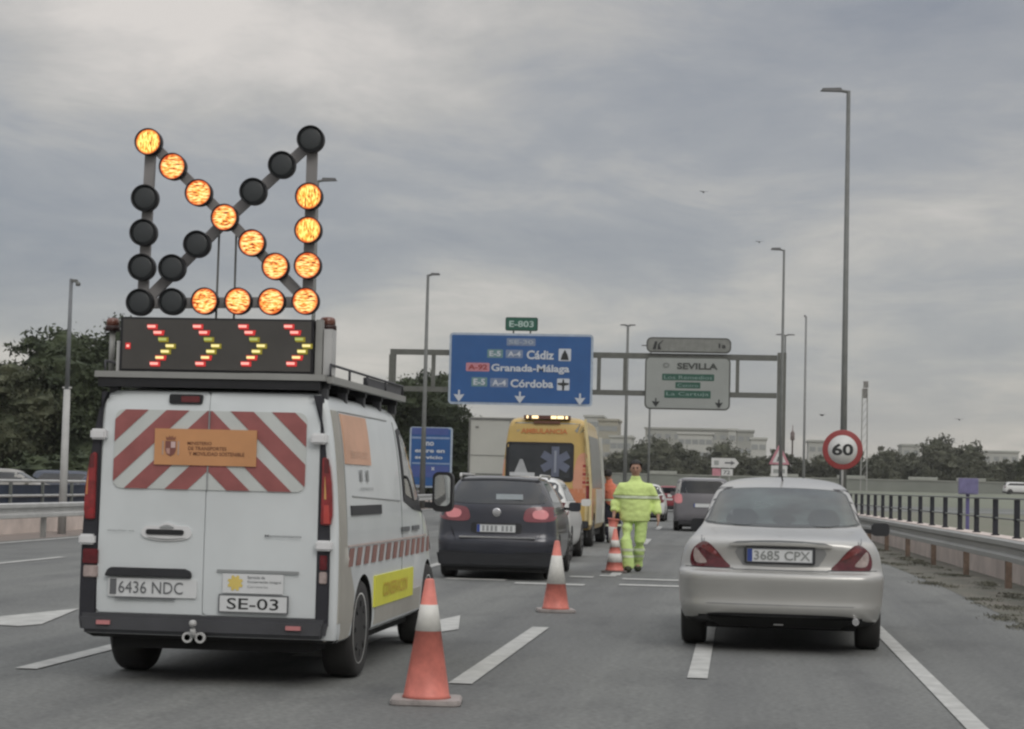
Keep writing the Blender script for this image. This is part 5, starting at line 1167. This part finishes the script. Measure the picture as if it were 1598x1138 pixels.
for (x0_, y0_, x1_, y1_, k) in ((1212, 295, 1338, 425, 0), (1195, 605, 1322, 730, 1)):
    mb = MB(); rc(mb, x0_, y0_, x1_, y1_, sign_w); q_ = mb.build('pictogram', None, bs)
    mb = MB(); cc = c6((x0_+x1_)/2, (y0_+y1_)/2+5); s_ = .42
    pts = ((-.55, -.6), (.55, -.6), (.35, .1), (0, .75), (-.35, .1)) if k == 0 else ((-.12, -.7), (.12, -.7), (.14, -.1), (.75, .05), (.75, .25), (.14, .3), (.08, .75), (-.08, .75), (-.14, .3), (-.75, .25), (-.75, .05), (-.14, -.1))
    mb.poly([fn(cc[0]+u*s_, cc[1]+v*s_) for u, v in pts], None, ink); mb.build('symbol', None, q_)
def darrow(mb, c_, s_, m_, f2): mb.poly([f2(c_[0]+u*s_, c_[1]+v*s_) for u, v in ((-.14, 1), (.14, 1), (.14, .25), (.85, .35), (0, -.85), (-.85, .35), (-.14, .25))], None, m_)
for p in ((175, 790), (808, 808), (1432, 828)):
    mb = MB(); darrow(mb, c6(*p), .36, sign_w, fn); mb.build('lane_arrow', None, bs)
a, b = spx(789, 495), spx(839, 514)
gs, fn, cx_, bz = board('route_sign', 'small green E-803 route sign above the blue overhead sign', 'road sign', a[0], b[0], b[1]-.1, a[1], YB, green_s, mat('green_rim', (.02, .07, .05), .5), .06, .1)
mb = MB(); mb.text('E-803', a[0]+.22, b[0]-.22, b[1]+.10, a[1]-.20, fn, mat('sign_pale_green', (.40, .52, .48), .5), .02); mb.build('lettering', None, gs)
mb = MB(); [mb.box(x, x+.08, .13, .20, -.35, .3, gantry_m) for x in (-.5, .45)]; mb.build('bracket', None, gs)
# exit sign
a, b = spx(1007, 556), spx(1139, 641)
es, fn, cx_, bz = board('overhead_sign', 'grey white overhead exit sign for Sevilla on the gantry', 'road sign', a[0], b[0], b[1], a[1], YB, sign_gr, sign_dk, .08, .3)
def c7(x, y): return spx(1000+x*.12305, 510+y*.12305)
def lt7(mb, txt, x0, y0, x1, y1, m_, bold=.02): p, q = c7(x0, y0), c7(x1, y1); mb.text(txt, p[0], q[0], q[1], p[1], fn, m_, bold)
def rc7(mb, x0, y0, x1, y1, m_): p, q = c7(x0, y0), c7(x1, y1); mb.poly([(fn(u, v)[0], -.030, fn(u, v)[2]) for u, v in rrect(p[0], q[0], q[1], p[1], .03, 2)], None, m_)
mb = MB(); lt7(mb, 'SEVILLA', 462, 458, 975, 547, mat('sign_ink_grey', (.045, .05, .045), .6), .03); mb.build('lettering', None, es)
mb = MB(); lt7(mb, 'o', 280, 455, 365, 520, mat('sign_faint', (.19, .20, .19), .6), .02); mb.build('faint_mark', None, es)
for (x0_, y0_, x1_, y1_, tx) in ((272, 595, 930, 690, 'Los Remedios'), (440, 702, 755, 785, 'Centro'), (300, 805, 885, 912, 'La Cartuja')):
    mb = MB(); rc7(mb, x0_, y0_, x1_, y1_, mat('exit_green', (.022, .085, .06), .5)); q_ = mb.build('place_panel', None, es)
    mb = MB(); lt7(mb, tx, x0_+25, y0_+22, x1_-25, y1_-18, mat('exit_pale', (.22, .31, .28), .5), .0); mb.build('lettering', None, q_)
for p in ((190, 965), (990, 985)):
    mb = MB(); darrow(mb, c7(*p), .26, ink, fn); mb.build('lane_arrow', None, es)
a, b = spx(1009, 526), spx(1141, 552)
eh, fn, cx_, bz = board('overhead_sign', 'narrow grey header sign with exit symbol and 1a above the Sevilla sign', 'road sign', a[0], b[0], b[1], a[1], YB, mat('sign_header_grey', (.20, .205, .19), .5), sign_dk, .08, .3)
mb = MB()
p, q = c7(150, 285), c7(290, 175); ex = lambda u, v: fn(p[0]+(q[0]-p[0])*u, p[1]+(q[1]-p[1])*v)
mb.poly([ex(*k) for k in ((0, 0), (.3, 0), (.42, .9), (.2, .9))], None, ink); mb.poly([ex(*k) for k in ((.45, 0), (.78, 0), (.62, .55), (1.0, 1.0), (.9, 1.0), (.5, .6))], None, ink); mb.build('exit_symbol', None, eh)
mb = MB(); lt7(mb, '1a', 990, 215, 1080, 275, ink, .02); mb.build('lettering', None, eh)

def rsign(nm, label, x, Y, z, build, poles=1, pm=steel, pr=.035, top=None):
    t = thing(nm, label, 'road sign', (x, Y, 0)); m_ = MB()
    for k in range(poles):
        dx = 0 if poles == 1 else (-.35+.7*k)
        m_.tube([(dx, .04, 0), (dx, .04, top or z)], pr, 8, pm)
    m_.build('post', None, t); build(t, z); return t
def b60(t, z):
    r_ = .565
    m_ = MB(); m_.lathe([(r_, .03), (r_, .0), (r_-.02, -.006), (.02, -.008)], 'y', 40, (0, 0, z), red_s); q_ = m_.build('disc', None, t)
    m_ = MB(); m_.lathe([(r_*.73, -.0085), (r_*.73, -.012), (.01, -.013)], 'y', 40, (0, 0, z), white_s); m_.build('face', None, q_)
    m_ = MB(); m_.text('60', -.30, .30, z-.165, z+.175, lambda u, v: (u, -.018, v), ink, .03); m_.build('lettering', None, q_)
p = at(1315, 702, 57.0)
rsign('speed_limit_sign', 'round 60 speed limit sign with red ring above the silver saloon', p.x, p.y, p.z, b60, top=p.z+.3)
def btri(t, z):
    m_ = MB(); m_.poly([(-.54, 0, z), (.54, 0, z), (.05, 0, z+1.0), (-.05, 0, z+1.0)], (0, .03, 0), pink_s); q_ = m_.build('triangle', None, t)
    m_ = MB(); m_.poly([(-.36, -.004, z+.10), (.36, -.004, z+.10), (0, -.004, z+.82)], None, white_s); m_.build('face', None, q_)
    m_ = MB(); m_.poly([(-.14, -.008, z+.15), (-.05, -.008, z+.15), (.0, -.008, z+.34), (.12, -.008, z+.46), (.06, -.008, z+.52), (-.08, -.008, z+.38)], None, ink_g); m_.build('symbol', None, q_)
    m_ = MB(); m_.box(-.42, .42, 0, .03, z-.62, z-.06, white_s); q_ = m_.build('supplementary_plate', None, t)
    m_ = MB(); m_.box(-.30, .30, -.006, -.002, z-.46, z-.25, sign_gr); m_.build('marking', None, q_)
    m_ = MB(); m_.box(-.05, .05, 0, .05, z+1.0, z+1.22, ink); m_.build('top_cap', None, t)
p = at(1216, 725, 105)
rsign('warning_sign', 'triangular warning sign with plate at the foot of the gantry post', p.x, p.y, p.z, btri)
def bdir(t, z):
    m_ = MB(); m_.poly([(u, 0, z+v) for u, v in ((-1.0, 0), (.75, 0), (1.05, .36), (.75, .72), (-1.0, .72))], (0, .04, 0), white_s); q_ = m_.build('upper_plate', None, t)
    m_ = MB(); m_.box(-.8, -.45, -.006, -.002, z+.18, z+.52, sign_gr); m_.poly([(.0, -.006, z+.30), (.45, -.006, z+.30), (.45, -.006, z+.18), (.75, -.006, z+.36), (.45, -.006, z+.54), (.45, -.006, z+.42), (.0, -.006, z+.42)], None, ink_g); m_.build('symbol', None, q_)
    m_ = MB(); m_.box(-.92, -.30, 0, .04, z-.62, z-.08, pink_s); m_.build('red_plate', None, t)
    m_ = MB(); m_.box(-.25, .60, 0, .04, z-.58, z-.10, white_s); q_ = m_.build('lower_plate', None, t)
    m_ = MB(); m_.text('72', -.10, .40, z-.50, z-.20, lambda u, v: (u, -.006, v), ink_g, .02); m_.build('lettering', None, q_)
p = at(1131, 730, 150)
rsign('direction_sign', 'pale arrow shaped exit sign with small plates above the far traffic', p.x, p.y, p.z, bdir, 2)
# tall blue information sign left
a, b = at(640, 666, 108), at(704, 762, 108)
bt, fn, cx_, bz = board('information_sign', 'tall blue roadside information sign left of the box truck', 'road sign', a.x, b.x, b.z, a.z, 108, blue_s, sign_rim, .10, .15)
def c8(x, y): p = at(640+x*.12305, 640+y*.12305, 107.9); return p.x, p.z
def rc8(mb, x0, y0, x1, y1, m_): p, q = c8(x0, y0), c8(x1, y1); mb.poly([(fn(u, v)[0], -.030, fn(u, v)[2]) for u, v in rrect(p[0], q[0], q[1], p[1], .03, 2)], None, m_)
mb = MB(); rc8(mb, 20, 222, 485, 318, blue_v); rc8(mb, 20, 700, 485, 860, blue_v); mb.build('violet_band', None, bt)
mb = MB(); rc8(mb, 20, 335, 500, 372, mat('sign_divider', (.20, .27, .42), .5)); rc8(mb, 20, 662, 500, 694, MATS['sign_divider']); mb.build('divider', None, bt)
mb = MB()
for (x0_, y0_, x1_, y1_, tx) in ((200, 400, 300, 455, 'no'), (60, 490, 435, 545, 'entre en'), (60, 575, 410, 625, 'servicio'), (265, 725, 310, 765, 'x')):
    p, q = c8(x0_, y0_), c8(x1_, y1_); mb.text(tx, p[0], q[0], q[1], p[1], fn, sign_w, .03)
mb.build('lettering', None, bt)
mb = MB(); [mb.tube([(x, .16, -bz), (x, .16, 2.2)], .06, 8, steel) for x in (-.7, .7)]; mb.build('post', None, bt)
# small blue violet sign at the right railing
p0, p1 = at(1496, 746, 48), at(1527, 772, 48)
rs, fn, cx_, bz = board('information_sign', 'small faded violet sign on a stout post among the right railing posts', 'road sign', p0.x, p1.x, p1.z, p0.z, 48, mat('faded_violet', (.16, .15, .28), .6, var=.2, vscale=6), mat('faded_violet_rim', (.22, .21, .32), .6), .02, .03)
mb = MB(); mb.box(-.04, .04, .13, .2, .02-bz+.0, .35, mat('violet_post', (.10, .09, .22), .6)); mb.build('post', None, rs)

# ------------------------------------------------------------------ lamp posts, mast, birds
def lamp_post(label, x, Y, ztop, head, r0=.10, r1=.05, m_=pole_m, double=False, hl=.62):
    t = thing('street_lamp', label, 'street lamp', (x, Y, 0), group='street lamps along the motorway')
    mb = MB(); mb.tube([(0, 0, 0), (0, 0, ztop*.35), (0, 0, ztop)], [r0, (r0+r1)/2, r1], 10, m_); mb.build('pole', None, t)
    for s_ in ((-1, 1) if double else (head,)):
        mb = MB(); mb.tube([(0, 0, ztop-.04), (s_*hl*.4, 0, ztop+.02)], r1*.8, 8, m_)
        mb.quadbox([(s_*hl*.25, -.10, ztop-.03), (s_*hl*1.15, -.09, ztop-.01), (s_*hl*1.15, .09, ztop-.01), (s_*hl*.25, .10, ztop-.03), (s_*hl*.3, -.06, ztop+.10), (s_*hl*1.05, -.05, ztop+.09), (s_*hl*1.05, .05, ztop+.09), (s_*hl*.3, .06, ztop+.10)], mat('lamp_head_grey', (.08, .08, .08), .5)); mb.build('lamp_head', None, t)
    return t
p = at(1325, 142, 66); lamp_post('tallest street lamp, behind the 60 sign', at(1319, 500, 66).x, 66, p.z, -1, .13, .065, hl=.80)
p = at(1222, 390, 95); lamp_post('tall lamp post just right of the exit sign, behind the gantry post', p.x+.05, 95, p.z, -1, .11, .05, hl=.55)
p = at(668, 429, 100); lamp_post('lamp post left of the blue overhead sign', p.x, 100, p.z, 1, .16, .07, hl=.55)
p = at(980, 508, 180); lamp_post('double armed lamp post between the two overhead signs', p.x, 180, p.z, 1, .20, .11, double=True, hl=.62)
p = at(1223, 523, 180); lamp_post('small double armed lamp behind the right gantry post', p.x+.15, 180, p.z, 1, .15, .08, double=True, hl=.75)
p = at(1016, 540, 200); lamp_post('double armed lamp half hidden by the exit sign', p.x, 200, p.z, 1, .13, .09, double=True, hl=.85)
p = at(1258, 494, 150); lamp_post('thin lamp post between the gantry and the 60 sign', p.x, 150, p.z, -1, .12, .07, m_=mat('thin_pole_grey', (.20, .205, .20), .6), hl=.15)
p = at(522, 282, 70); lamp_post('street lamp whose arm sticks out behind the arrow board', at(492, 400, 70).x, 70, p.z, 1, .10, .06, hl=at(522, 282, 70).x-at(492, 400, 70).x)
p = at(112, 435, 42.6); t = thing('camera_mast', 'pale mast with a small head rising from the left guard rail', 'mast', (-14.82, 42.6, 0))
mb = MB(); mb.tube([(0, 0, 0), (0, 0, 3.2)], [.095, .075], 12, pole_l); mb.tube([(0, 0, 3.2), (0, 0, p.z)], [.055, .04], 10, mat('mast_upper', (.16, .17, .18), .6)); mb.build('pole', None, t)
mb = MB(); mb.box(.02, .14, -.05, .05, p.z-.08, p.z-.02, pole_m); mb.lathe([(.05, p.z-.16), (.06, p.z-.10), (.02, p.z-.06)], 'z', 10, (.16, 0, 0), pole_m); mb.build('camera_head', None, t)
mb = MB(); mb.box(-.10, .10, -.03, .03, 3.22, 3.26, pole_l); mb.build('bracket', None, t)
p = at(1350, 594, 250); t = thing('radio_mast', 'faint lattice mast rising right of the 60 sign', 'mast', (p.x, 250, 0))
mb = MB(); mm = mat('mast_grey', (.30, .30, .28), .7)
for dx, dy_ in ((-.3, -.3), (.3, -.3), (.3, .3), (-.3, .3)): mb.bar((dx*1.3, dy_*1.3, 0), (dx, dy_, p.z-1), .10, .10, mm)
for k in range(12): mb.bar((-.35, -.32, 3+k), (.33, -.32, 4+k), .06, .06, mm)
mb.build('lattice', None, t)
mb = MB(); mb.box(-.28, .28, -.2, .2, p.z-2.2, p.z-1.0, mat('mast_top', (.20, .19, .18), .7)); mb.box(-.2, .4, -.2, .2, p.z-.9, p.z-.1, MATS['mast_top']); mb.build('aerials', None, t)
p = at(1237, 668, 400); t = thing('radio_mast', 'tiny dark mast tip over the far trees beside the gantry post', 'mast', (p.x, 400, 0))
mb = MB(); mb.lathe([(.16, 0), (.16, p.z-2.5), (.42, p.z-2.4), (.42, p.z-1), (.1, p.z-.5), (.06, p.z+.6)], 'z', 8, (0, 0, 0), mat('mast_red', (.17, .13, .12), .8)); mb.build('column', None, t)
for (x, y, k, lb) in ((1098, 300, 1.0, 'small dark bird high in the sky, topmost of the four'), (1185, 378, .9, 'small dark bird left of the second lamp post'), (1283, 648, .7, 'small dark bird low beside the tallest lamp'), (1497, 655, .7, 'small dark bird above the far right trees')):
    p = at(x, y, 120); t = thing('bird', lb, 'bird', p, rnd.random(), group='birds in the sky')
    mb = MB(); mb.lathe([(.004, -.16), (.035, -.10), (.05, 0), (.04, .08), (.02, .13), (.03, .15), (.01, .19)], 'y', 8, (0, 0, 0), ink)
    for s_ in (-1, 1): mb.poly([(s_*.03, .07, .02), (s_*.17, .09, .07*k), (s_*.30, -.02, .03), (s_*.16, -.04, .06*k), (s_*.03, -.07, .02)], (0, 0, .008), ink)
    mb.build('body', None, t)

# ------------------------------------------------------------------ trees and plants
def leaf_mat(name, c1_, c2_, sc):
    m = bpy.data.materials.new(name); m.use_nodes = True; t = m.node_tree; b = t.nodes['Principled BSDF']; b.inputs['Roughness'].default_value = .75; b.inputs['Specular IOR Level'].default_value = .2
    g_ = t.nodes.new('ShaderNodeTexCoord'); n = t.nodes.new('ShaderNodeTexNoise'); n.inputs['Scale'].default_value = sc; n.inputs['Detail'].default_value = 4; t.links.new(g_.outputs['Object'], n.inputs['Vector'])
    r = t.nodes.new('ShaderNodeValToRGB'); t.links.new(n.outputs[0], r.inputs[0]); r.color_ramp.elements[0].position = .35; r.color_ramp.elements[1].position = .65
    r.color_ramp.elements[0].color = (*c1_, 1); r.color_ramp.elements[1].color = (*c2_, 1); t.links.new(r.outputs[0], b.inputs['Base Color']); return m
leafA = leaf_mat('leaf_dark', (.034, .044, .026), (.075, .092, .050), .9)
leafB = leaf_mat('leaf_olive', (.060, .064, .045), (.105, .108, .076), .5)
leafC = leaf_mat('leaf_mixed', (.038, .046, .026), (.095, .10, .06), 1.2)
def crown_mesh(name, seed, lobes, n, ls, leaf, shell=.55, elong=1.7):
    q = random.Random(seed); b = bmesh.new(); vol = [l[3]*l[4]*l[5] for l in lobes]; tv = sum(v**.75 for v in vol)
    for l, v in zip(lobes, vol):
        cx_, cy_, cz_, rx, ry, rz_ = l
        g_ = bmesh.ops.create_icosphere(b, subdivisions=3, radius=1)
        for vv in g_['verts']:
            c_ = vv.co.copy(); k_ = .60+.12*math.sin(5*c_.x+cx_*3)*math.sin(4*c_.y+2)+.12*math.sin(7*c_.z+cz_*2+3*c_.x)+q.uniform(-.07, .07)
            vv.co = Vector((cx_+c_.x*rx*k_, cy_+c_.y*ry*k_, cz_+c_.z*rz_*k_))
        clumps = []
        for _ in range(max(6, int(26*v**.75/tv*len(lobes)))):
            while True:
                d = Vector((q.gauss(0, 1), q.gauss(0, 1), q.gauss(0, 1)))
                if d.length > .2: break
            d.normalize(); rr_ = shell+(1.05-shell)*q.random(); clumps.append((d*rr_, .16+.17*q.random()))
        for _ in range(int(n*v**.75/tv)):
            c, cr_ = q.choice(clumps)
            if q.random() < .28: c = Vector((q.gauss(0, 1), q.gauss(0, 1), q.gauss(0, 1))).normalized()*(.62+.2*q.random())
            g3 = Vector((q.gauss(0, 1), q.gauss(0, 1), q.gauss(0, .8))); g3 *= (1.25*q.random()**.6/max(.3, g3.length)); p = c+g3*cr_
            p = Vector((cx_+p.x*rx, cy_+p.y*ry, cz_+p.z*rz_))
            s_ = ls*(.6+.8*q.random()); u = Vector((q.uniform(-1, 1), q.uniform(-1, 1), q.uniform(-1, 1))).normalized(); w_ = u.orthogonal().normalized()
            w_ = (w_*math.cos(q.random()*6)+u.cross(w_)*math.sin(q.random()*6)).normalized()
            a = u*s_*.5*elong; c2 = w_*s_*.32
            b.faces.new([b.verts.new(p-a), b.verts.new(p+c2-a*.1), b.verts.new(p+a), b.verts.new(p-c2+a*.15)])
    me = bpy.data.meshes.new(name); b.to_mesh(me); b.free(); me.materials.append(leaf); return me
def trunk_mesh(h, r_, seed, lobes):
    q = random.Random(seed); mb = MB(); mb.tube([(0, 0, -.1), (r_*.3, 0, h*.25), (-r_*.4, r_*.3, h*.5), (0, 0, h*.72)], [r_*1.3, r_, r_*.75, r_*.35], 8, bark)
    for l in lobes[:7]: mb.tube([(0, 0, h*(.25+.25*q.random())), (l[0]*.55, l[1]*.55, l[2]*.85), (l[0], l[1], l[2])], [r_*.5, r_*.3, r_*.1], 6, bark)
    o = mb.build('trunk'); me = o.data; bpy.data.objects.remove(o); return me
def lobes_for(seed, h, w_, n=9, low=.2, taper=.5):
    q = random.Random(seed); out = []
    for k in range(n):
        f_ = (k+.5)/n; z = h*(low+(1-low)*f_*.86); rr_ = w_*.5*math.sqrt(max(.05, 1-((f_-.35)/.8)**2)); a = k*2.4+q.random()
        d = rr_*.62*math.sqrt(q.random()); s_ = w_*.23*(1-.35*f_)+q.random()*w_*.05
        out.append((d*math.cos(a), d*math.sin(a), z, s_*1.25, s_*1.25, s_*.95))
    out.append((0, 0, h*.5, w_*.3, w_*.3, h*.3)); return out
kinds = {}
def tree(kind, label, x, y, s_=(1, 1, 1), rz=0.0, z=0.0, group=None):
    h, w_, n, ls, leaf, seed, nl, low, tr_ = {'broad': (8, 8, 34000, .15, leafA, 3, 11, .18, .17), 'loose': (7.4, 7, 20000, .15, leafC, 8, 10, .22, .14), 'round': (8, 12, 20000, .26, leafB, 5, 12, .12, .22), 'bushy': (6, 9, 14000, .26, leafB, 12, 9, .06, .16), 'small': (5, 5, 5500, .2, leafC, 17, 8, .15, .10), 'hedge': (3, 6, 5000, .16, leafA, 21, 8, .0, .06)}[kind]
    if kind not in kinds:
        lb = lobes_for(seed, h, w_, nl, low); kinds[kind] = (crown_mesh('crown', seed, lb, n, ls, leaf), trunk_mesh(h, tr_, seed, lb))
    t = thing('tree' if kind != 'hedge' else 'shrub', label, 'tree' if kind != 'hedge' else 'shrub', (x, y, z), rz, group); t.scale = s_
    link('crown', kinds[kind][0], t); link('trunk', kinds[kind][1], t); return t
GL = 'trees beyond the left railing'
tree('broad', 'tallest dark tree behind the pale mast at left', -27.2, 82, (1.0, 1, .99), .3, group=GL)
tree('broad', 'dark tree between the pale mast and the van', -23.9, 86, (.85, .85, .94), 2.1, group=GL)
tree('loose', 'open crowned tree at the left edge of the picture', -32.2, 80, (1.0, 1, .78), 1.0, group=GL)
tree('loose', 'lower tree left of the pale mast', -29.8, 78, (.8, .8, .80), 4.0, group=GL)
tree('broad', 'dark tree filling the gap behind the left railing', -34.6, 84, (1.0, 1, .72), 5.0, group=GL)
tree('broad', 'dark tree hidden behind the white van', -19.8, 88, (.9, .9, .70), 5.0, group=GL)
for k, (x, y, s_) in enumerate(((-30.5, 74, .75), (-26.0, 76, .7), (-34, 76, .8))): tree('hedge', ('dark shrub under the trees at the left edge', 'dark shrub under the trees beside the van', 'dark shrub in the far left corner')[k], x, y, (1, 1, s_), k, group='shrubs beyond the left railing')
GM = 'trees behind the blue information sign'
tree('broad', 'dark tree behind the lamp post left of the blue overhead sign', -19.1, 116, (.95, .95, .98), 1.3, group=GM)
tree('broad', 'smaller dark tree between the blue information sign and the truck', -16.6, 118, (.62, .62, .70), 3.3, group=GM)
tree('loose', 'low tree just left of the box truck', -15.6, 124, (.5, .5, .52), 3.9, group=GM)
GR = 'trees behind the sound wall'
rows_ = [('round', 29.3, 283, (1.15, 1, 1.08), .5, 'largest round tree behind the wall at right'), ('bushy', 21.3, 281, (.85, 1, 1.22), 1.5, 'dark round tree right beside the 60 sign'), ('bushy', 35.6, 282, (.7, 1, .95), 2.5, 'low tree right of the largest round tree'),
         ('small', 39.6, 280, (1, 1, 1.55), 3.0, 'tree at the right edge of the picture'), ('small', 44.0, 284, (1.2, 1, 1.3), 3.6, 'tree just outside the right edge'), ('bushy', 16.5, 284, (.9, 1, 1.1), 4.1, 'olive tree behind the 60 sign'), ('bushy', 10.8, 283, (.95, 1, 1.05), 5.0, 'olive tree left of the 60 sign'),
         ('bushy', 5.0, 286, (.95, 1, 1.12), .8, 'olive tree beside the right gantry post'), ('round', -1.5, 288, (.8, 1, .93), 2.2, 'broad olive tree under the exit sign at right'), ('bushy', -7.0, 284, (1.05, 1, 1.2), 3.2, 'olive tree under the exit sign'), ('round', -12.6, 282, (.62, 1, .97), 4.4, 'dark tree behind the worker in yellow'),
         ('bushy', -18.2, 284, (.8, 1, 1.02), 5.3, 'dark tree right of the ambulance'), ('bushy', -23.8, 286, (.9, 1, 1.25), .2, 'dark tree behind the ambulance'), ('bushy', 25.4, 279, (.8, 1, 1.0), 2.9, 'olive tree filling the gap left of the largest round tree'), ('bushy', 33.2, 279, (.8, 1, 1.05), 1.9, 'olive tree against the right side of the largest round tree'), ('bushy', 37.6, 281, (.6, 1, 1.0), .9, 'low tree near the right edge behind the white car'),
         ('small', 25.2, 290, (1.2, 1, 1.25), 1.1, 'small tree in the gap between the two round trees')]
for kd, x, y, s_, rz_, lb in rows_: tree(kd, lb, x, y, s_, rz_, group=GR)
# weeds along the right shoulder
b = bmesh.new(); q = random.Random(31)
for _ in range(110):
    y0_ = 14+44*q.random()**1.3; x0_ = (3.06 if q.random() < .4 else 3.72)+q.gauss(0, .12)+shift(y0_); sz = .05+.13*q.random()
    for _k in range(int(130*sz/.12)):
        x = min(x0_+q.gauss(0, sz*.7), 3.88+shift(y0_)); y = y0_+q.gauss(0, sz*1.3); hh = .008+.028*q.random()*(sz/.12); a = q.random()*6.28
        p = Vector((x, y, .004)); d = Vector((math.cos(a), math.sin(a), 0)); wv = Vector((-d.y, d.x, 0))*.004
        b.faces.new([b.verts.new(p-wv), b.verts.new(p+wv), b.verts.new(p+d*hh*.7+Vector((0, 0, hh*.8))+wv*.8), b.verts.new(p+d*hh*1.2+Vector((0, 0, hh*.9)))])
me = bpy.data.meshes.new('weeds'); b.to_mesh(me); b.free(); me.materials.append(weed_m)
tag(link('weeds', me), 'low weeds growing along the right shoulder below the guard rail', 'weeds', kind='stuff')

# ------------------------------------------------------------------ distant buildings
def building(label, px0, py0, px1, Y, m_, wins=(0, 0), roofm=None, d=14, pyb=745):
    a, b = at(px0, py0, Y), at(px1, py0, Y); h = (a.z+b.z)/2; t = thing('building', label, 'building', ((a.x+b.x)/2, Y, 0), group='buildings beyond the far trees'); w_ = b.x-a.x
    mb = MB(); mb.box(-w_/2, w_/2, 0, d, 0, h, m_); wl_ = mb.build('wall', None, t)
    mb = MB(); mb.box(-w_/2-.3, w_/2+.3, -.3, d+.3, h+.005, h+.5, roofm or m_); mb.build('roof', None, t)
    nx, nz = wins
    for i_ in range(nx):
        for j in range(nz):
            cx_ = -w_/2+w_*(i_+.5)/nx; cz_ = h-1.8-3.1*j; m2 = MB(); m2.box(cx_-.7, cx_+.7, -.05, .02, cz_-.6, cz_+.6, mat('far_window', (.26, .27, .265), .3)); m2.build('window', None, t)
    return t
bA = mat('render_ochre', (.34, .32, .26), .9, var=.08, vscale=.1); bB = mat('render_pale', (.40, .40, .37), .9, var=.08, vscale=.1); bC = mat('render_grey', (.33, .33, .30), .9, var=.08, vscale=.1); bD = mat('render_light', (.44, .44, .41), .9, var=.06)
building('ochre block right of the ambulance roof', 934, 657, 964, 470, bA, (3, 4))
building('pale block behind the ambulance roof edge', 912, 651, 940, 500, bB, (3, 4))
building('low pale house right of the ochre block', 952, 683, 985, 430, bB, (3, 1))
building('long grey block beneath the exit sign', 1007, 671, 1150, 520, bC, (10, 3))
building('white stepped block in the middle of the long grey block', 1058, 678, 1112, 480, bD, (5, 3))
building('pale stair tower of the block left of the gantry post', 1137, 672, 1149, 478, bD, (1, 4))
building('grey block right of the pale stair tower', 1150, 674, 1176, 515, bC, (2, 3))
building('low white house left of the gantry post', 1172, 686, 1196, 470, bD, (2, 2))
building('low pale house between the lamp posts', 1262, 690, 1300, 500, bB, (3, 1))
building('distant pale shed above the right trees', 1520, 706, 1590, 560, bB, (5, 1))
building('distant pale roof left of the largest round tree', 1408, 696, 1436, 540, bB, (2, 1))

# ------------------------------------------------------------------ air
def haze():
    m = bpy.data.materials.new('haze'); m.use_nodes = True; t = m.node_tree; t.nodes.clear()
    v = t.nodes.new('ShaderNodeVolumePrincipled'); v.inputs['Color'].default_value = (.93, .94, .93, 1); v.inputs['Density'].default_value = .00022; v.inputs['Anisotropy'].default_value = .2
    o = t.nodes.new('ShaderNodeOutputMaterial'); t.links.new(v.outputs[0], o.inputs['Volume'])
    mb = MB(); mb.box(-260, 260, -15, 640, -1.2, 32, m); h = mb.build('haze'); tag(h, 'thin grey haze in the air', 'haze', kind='stuff')
haze()
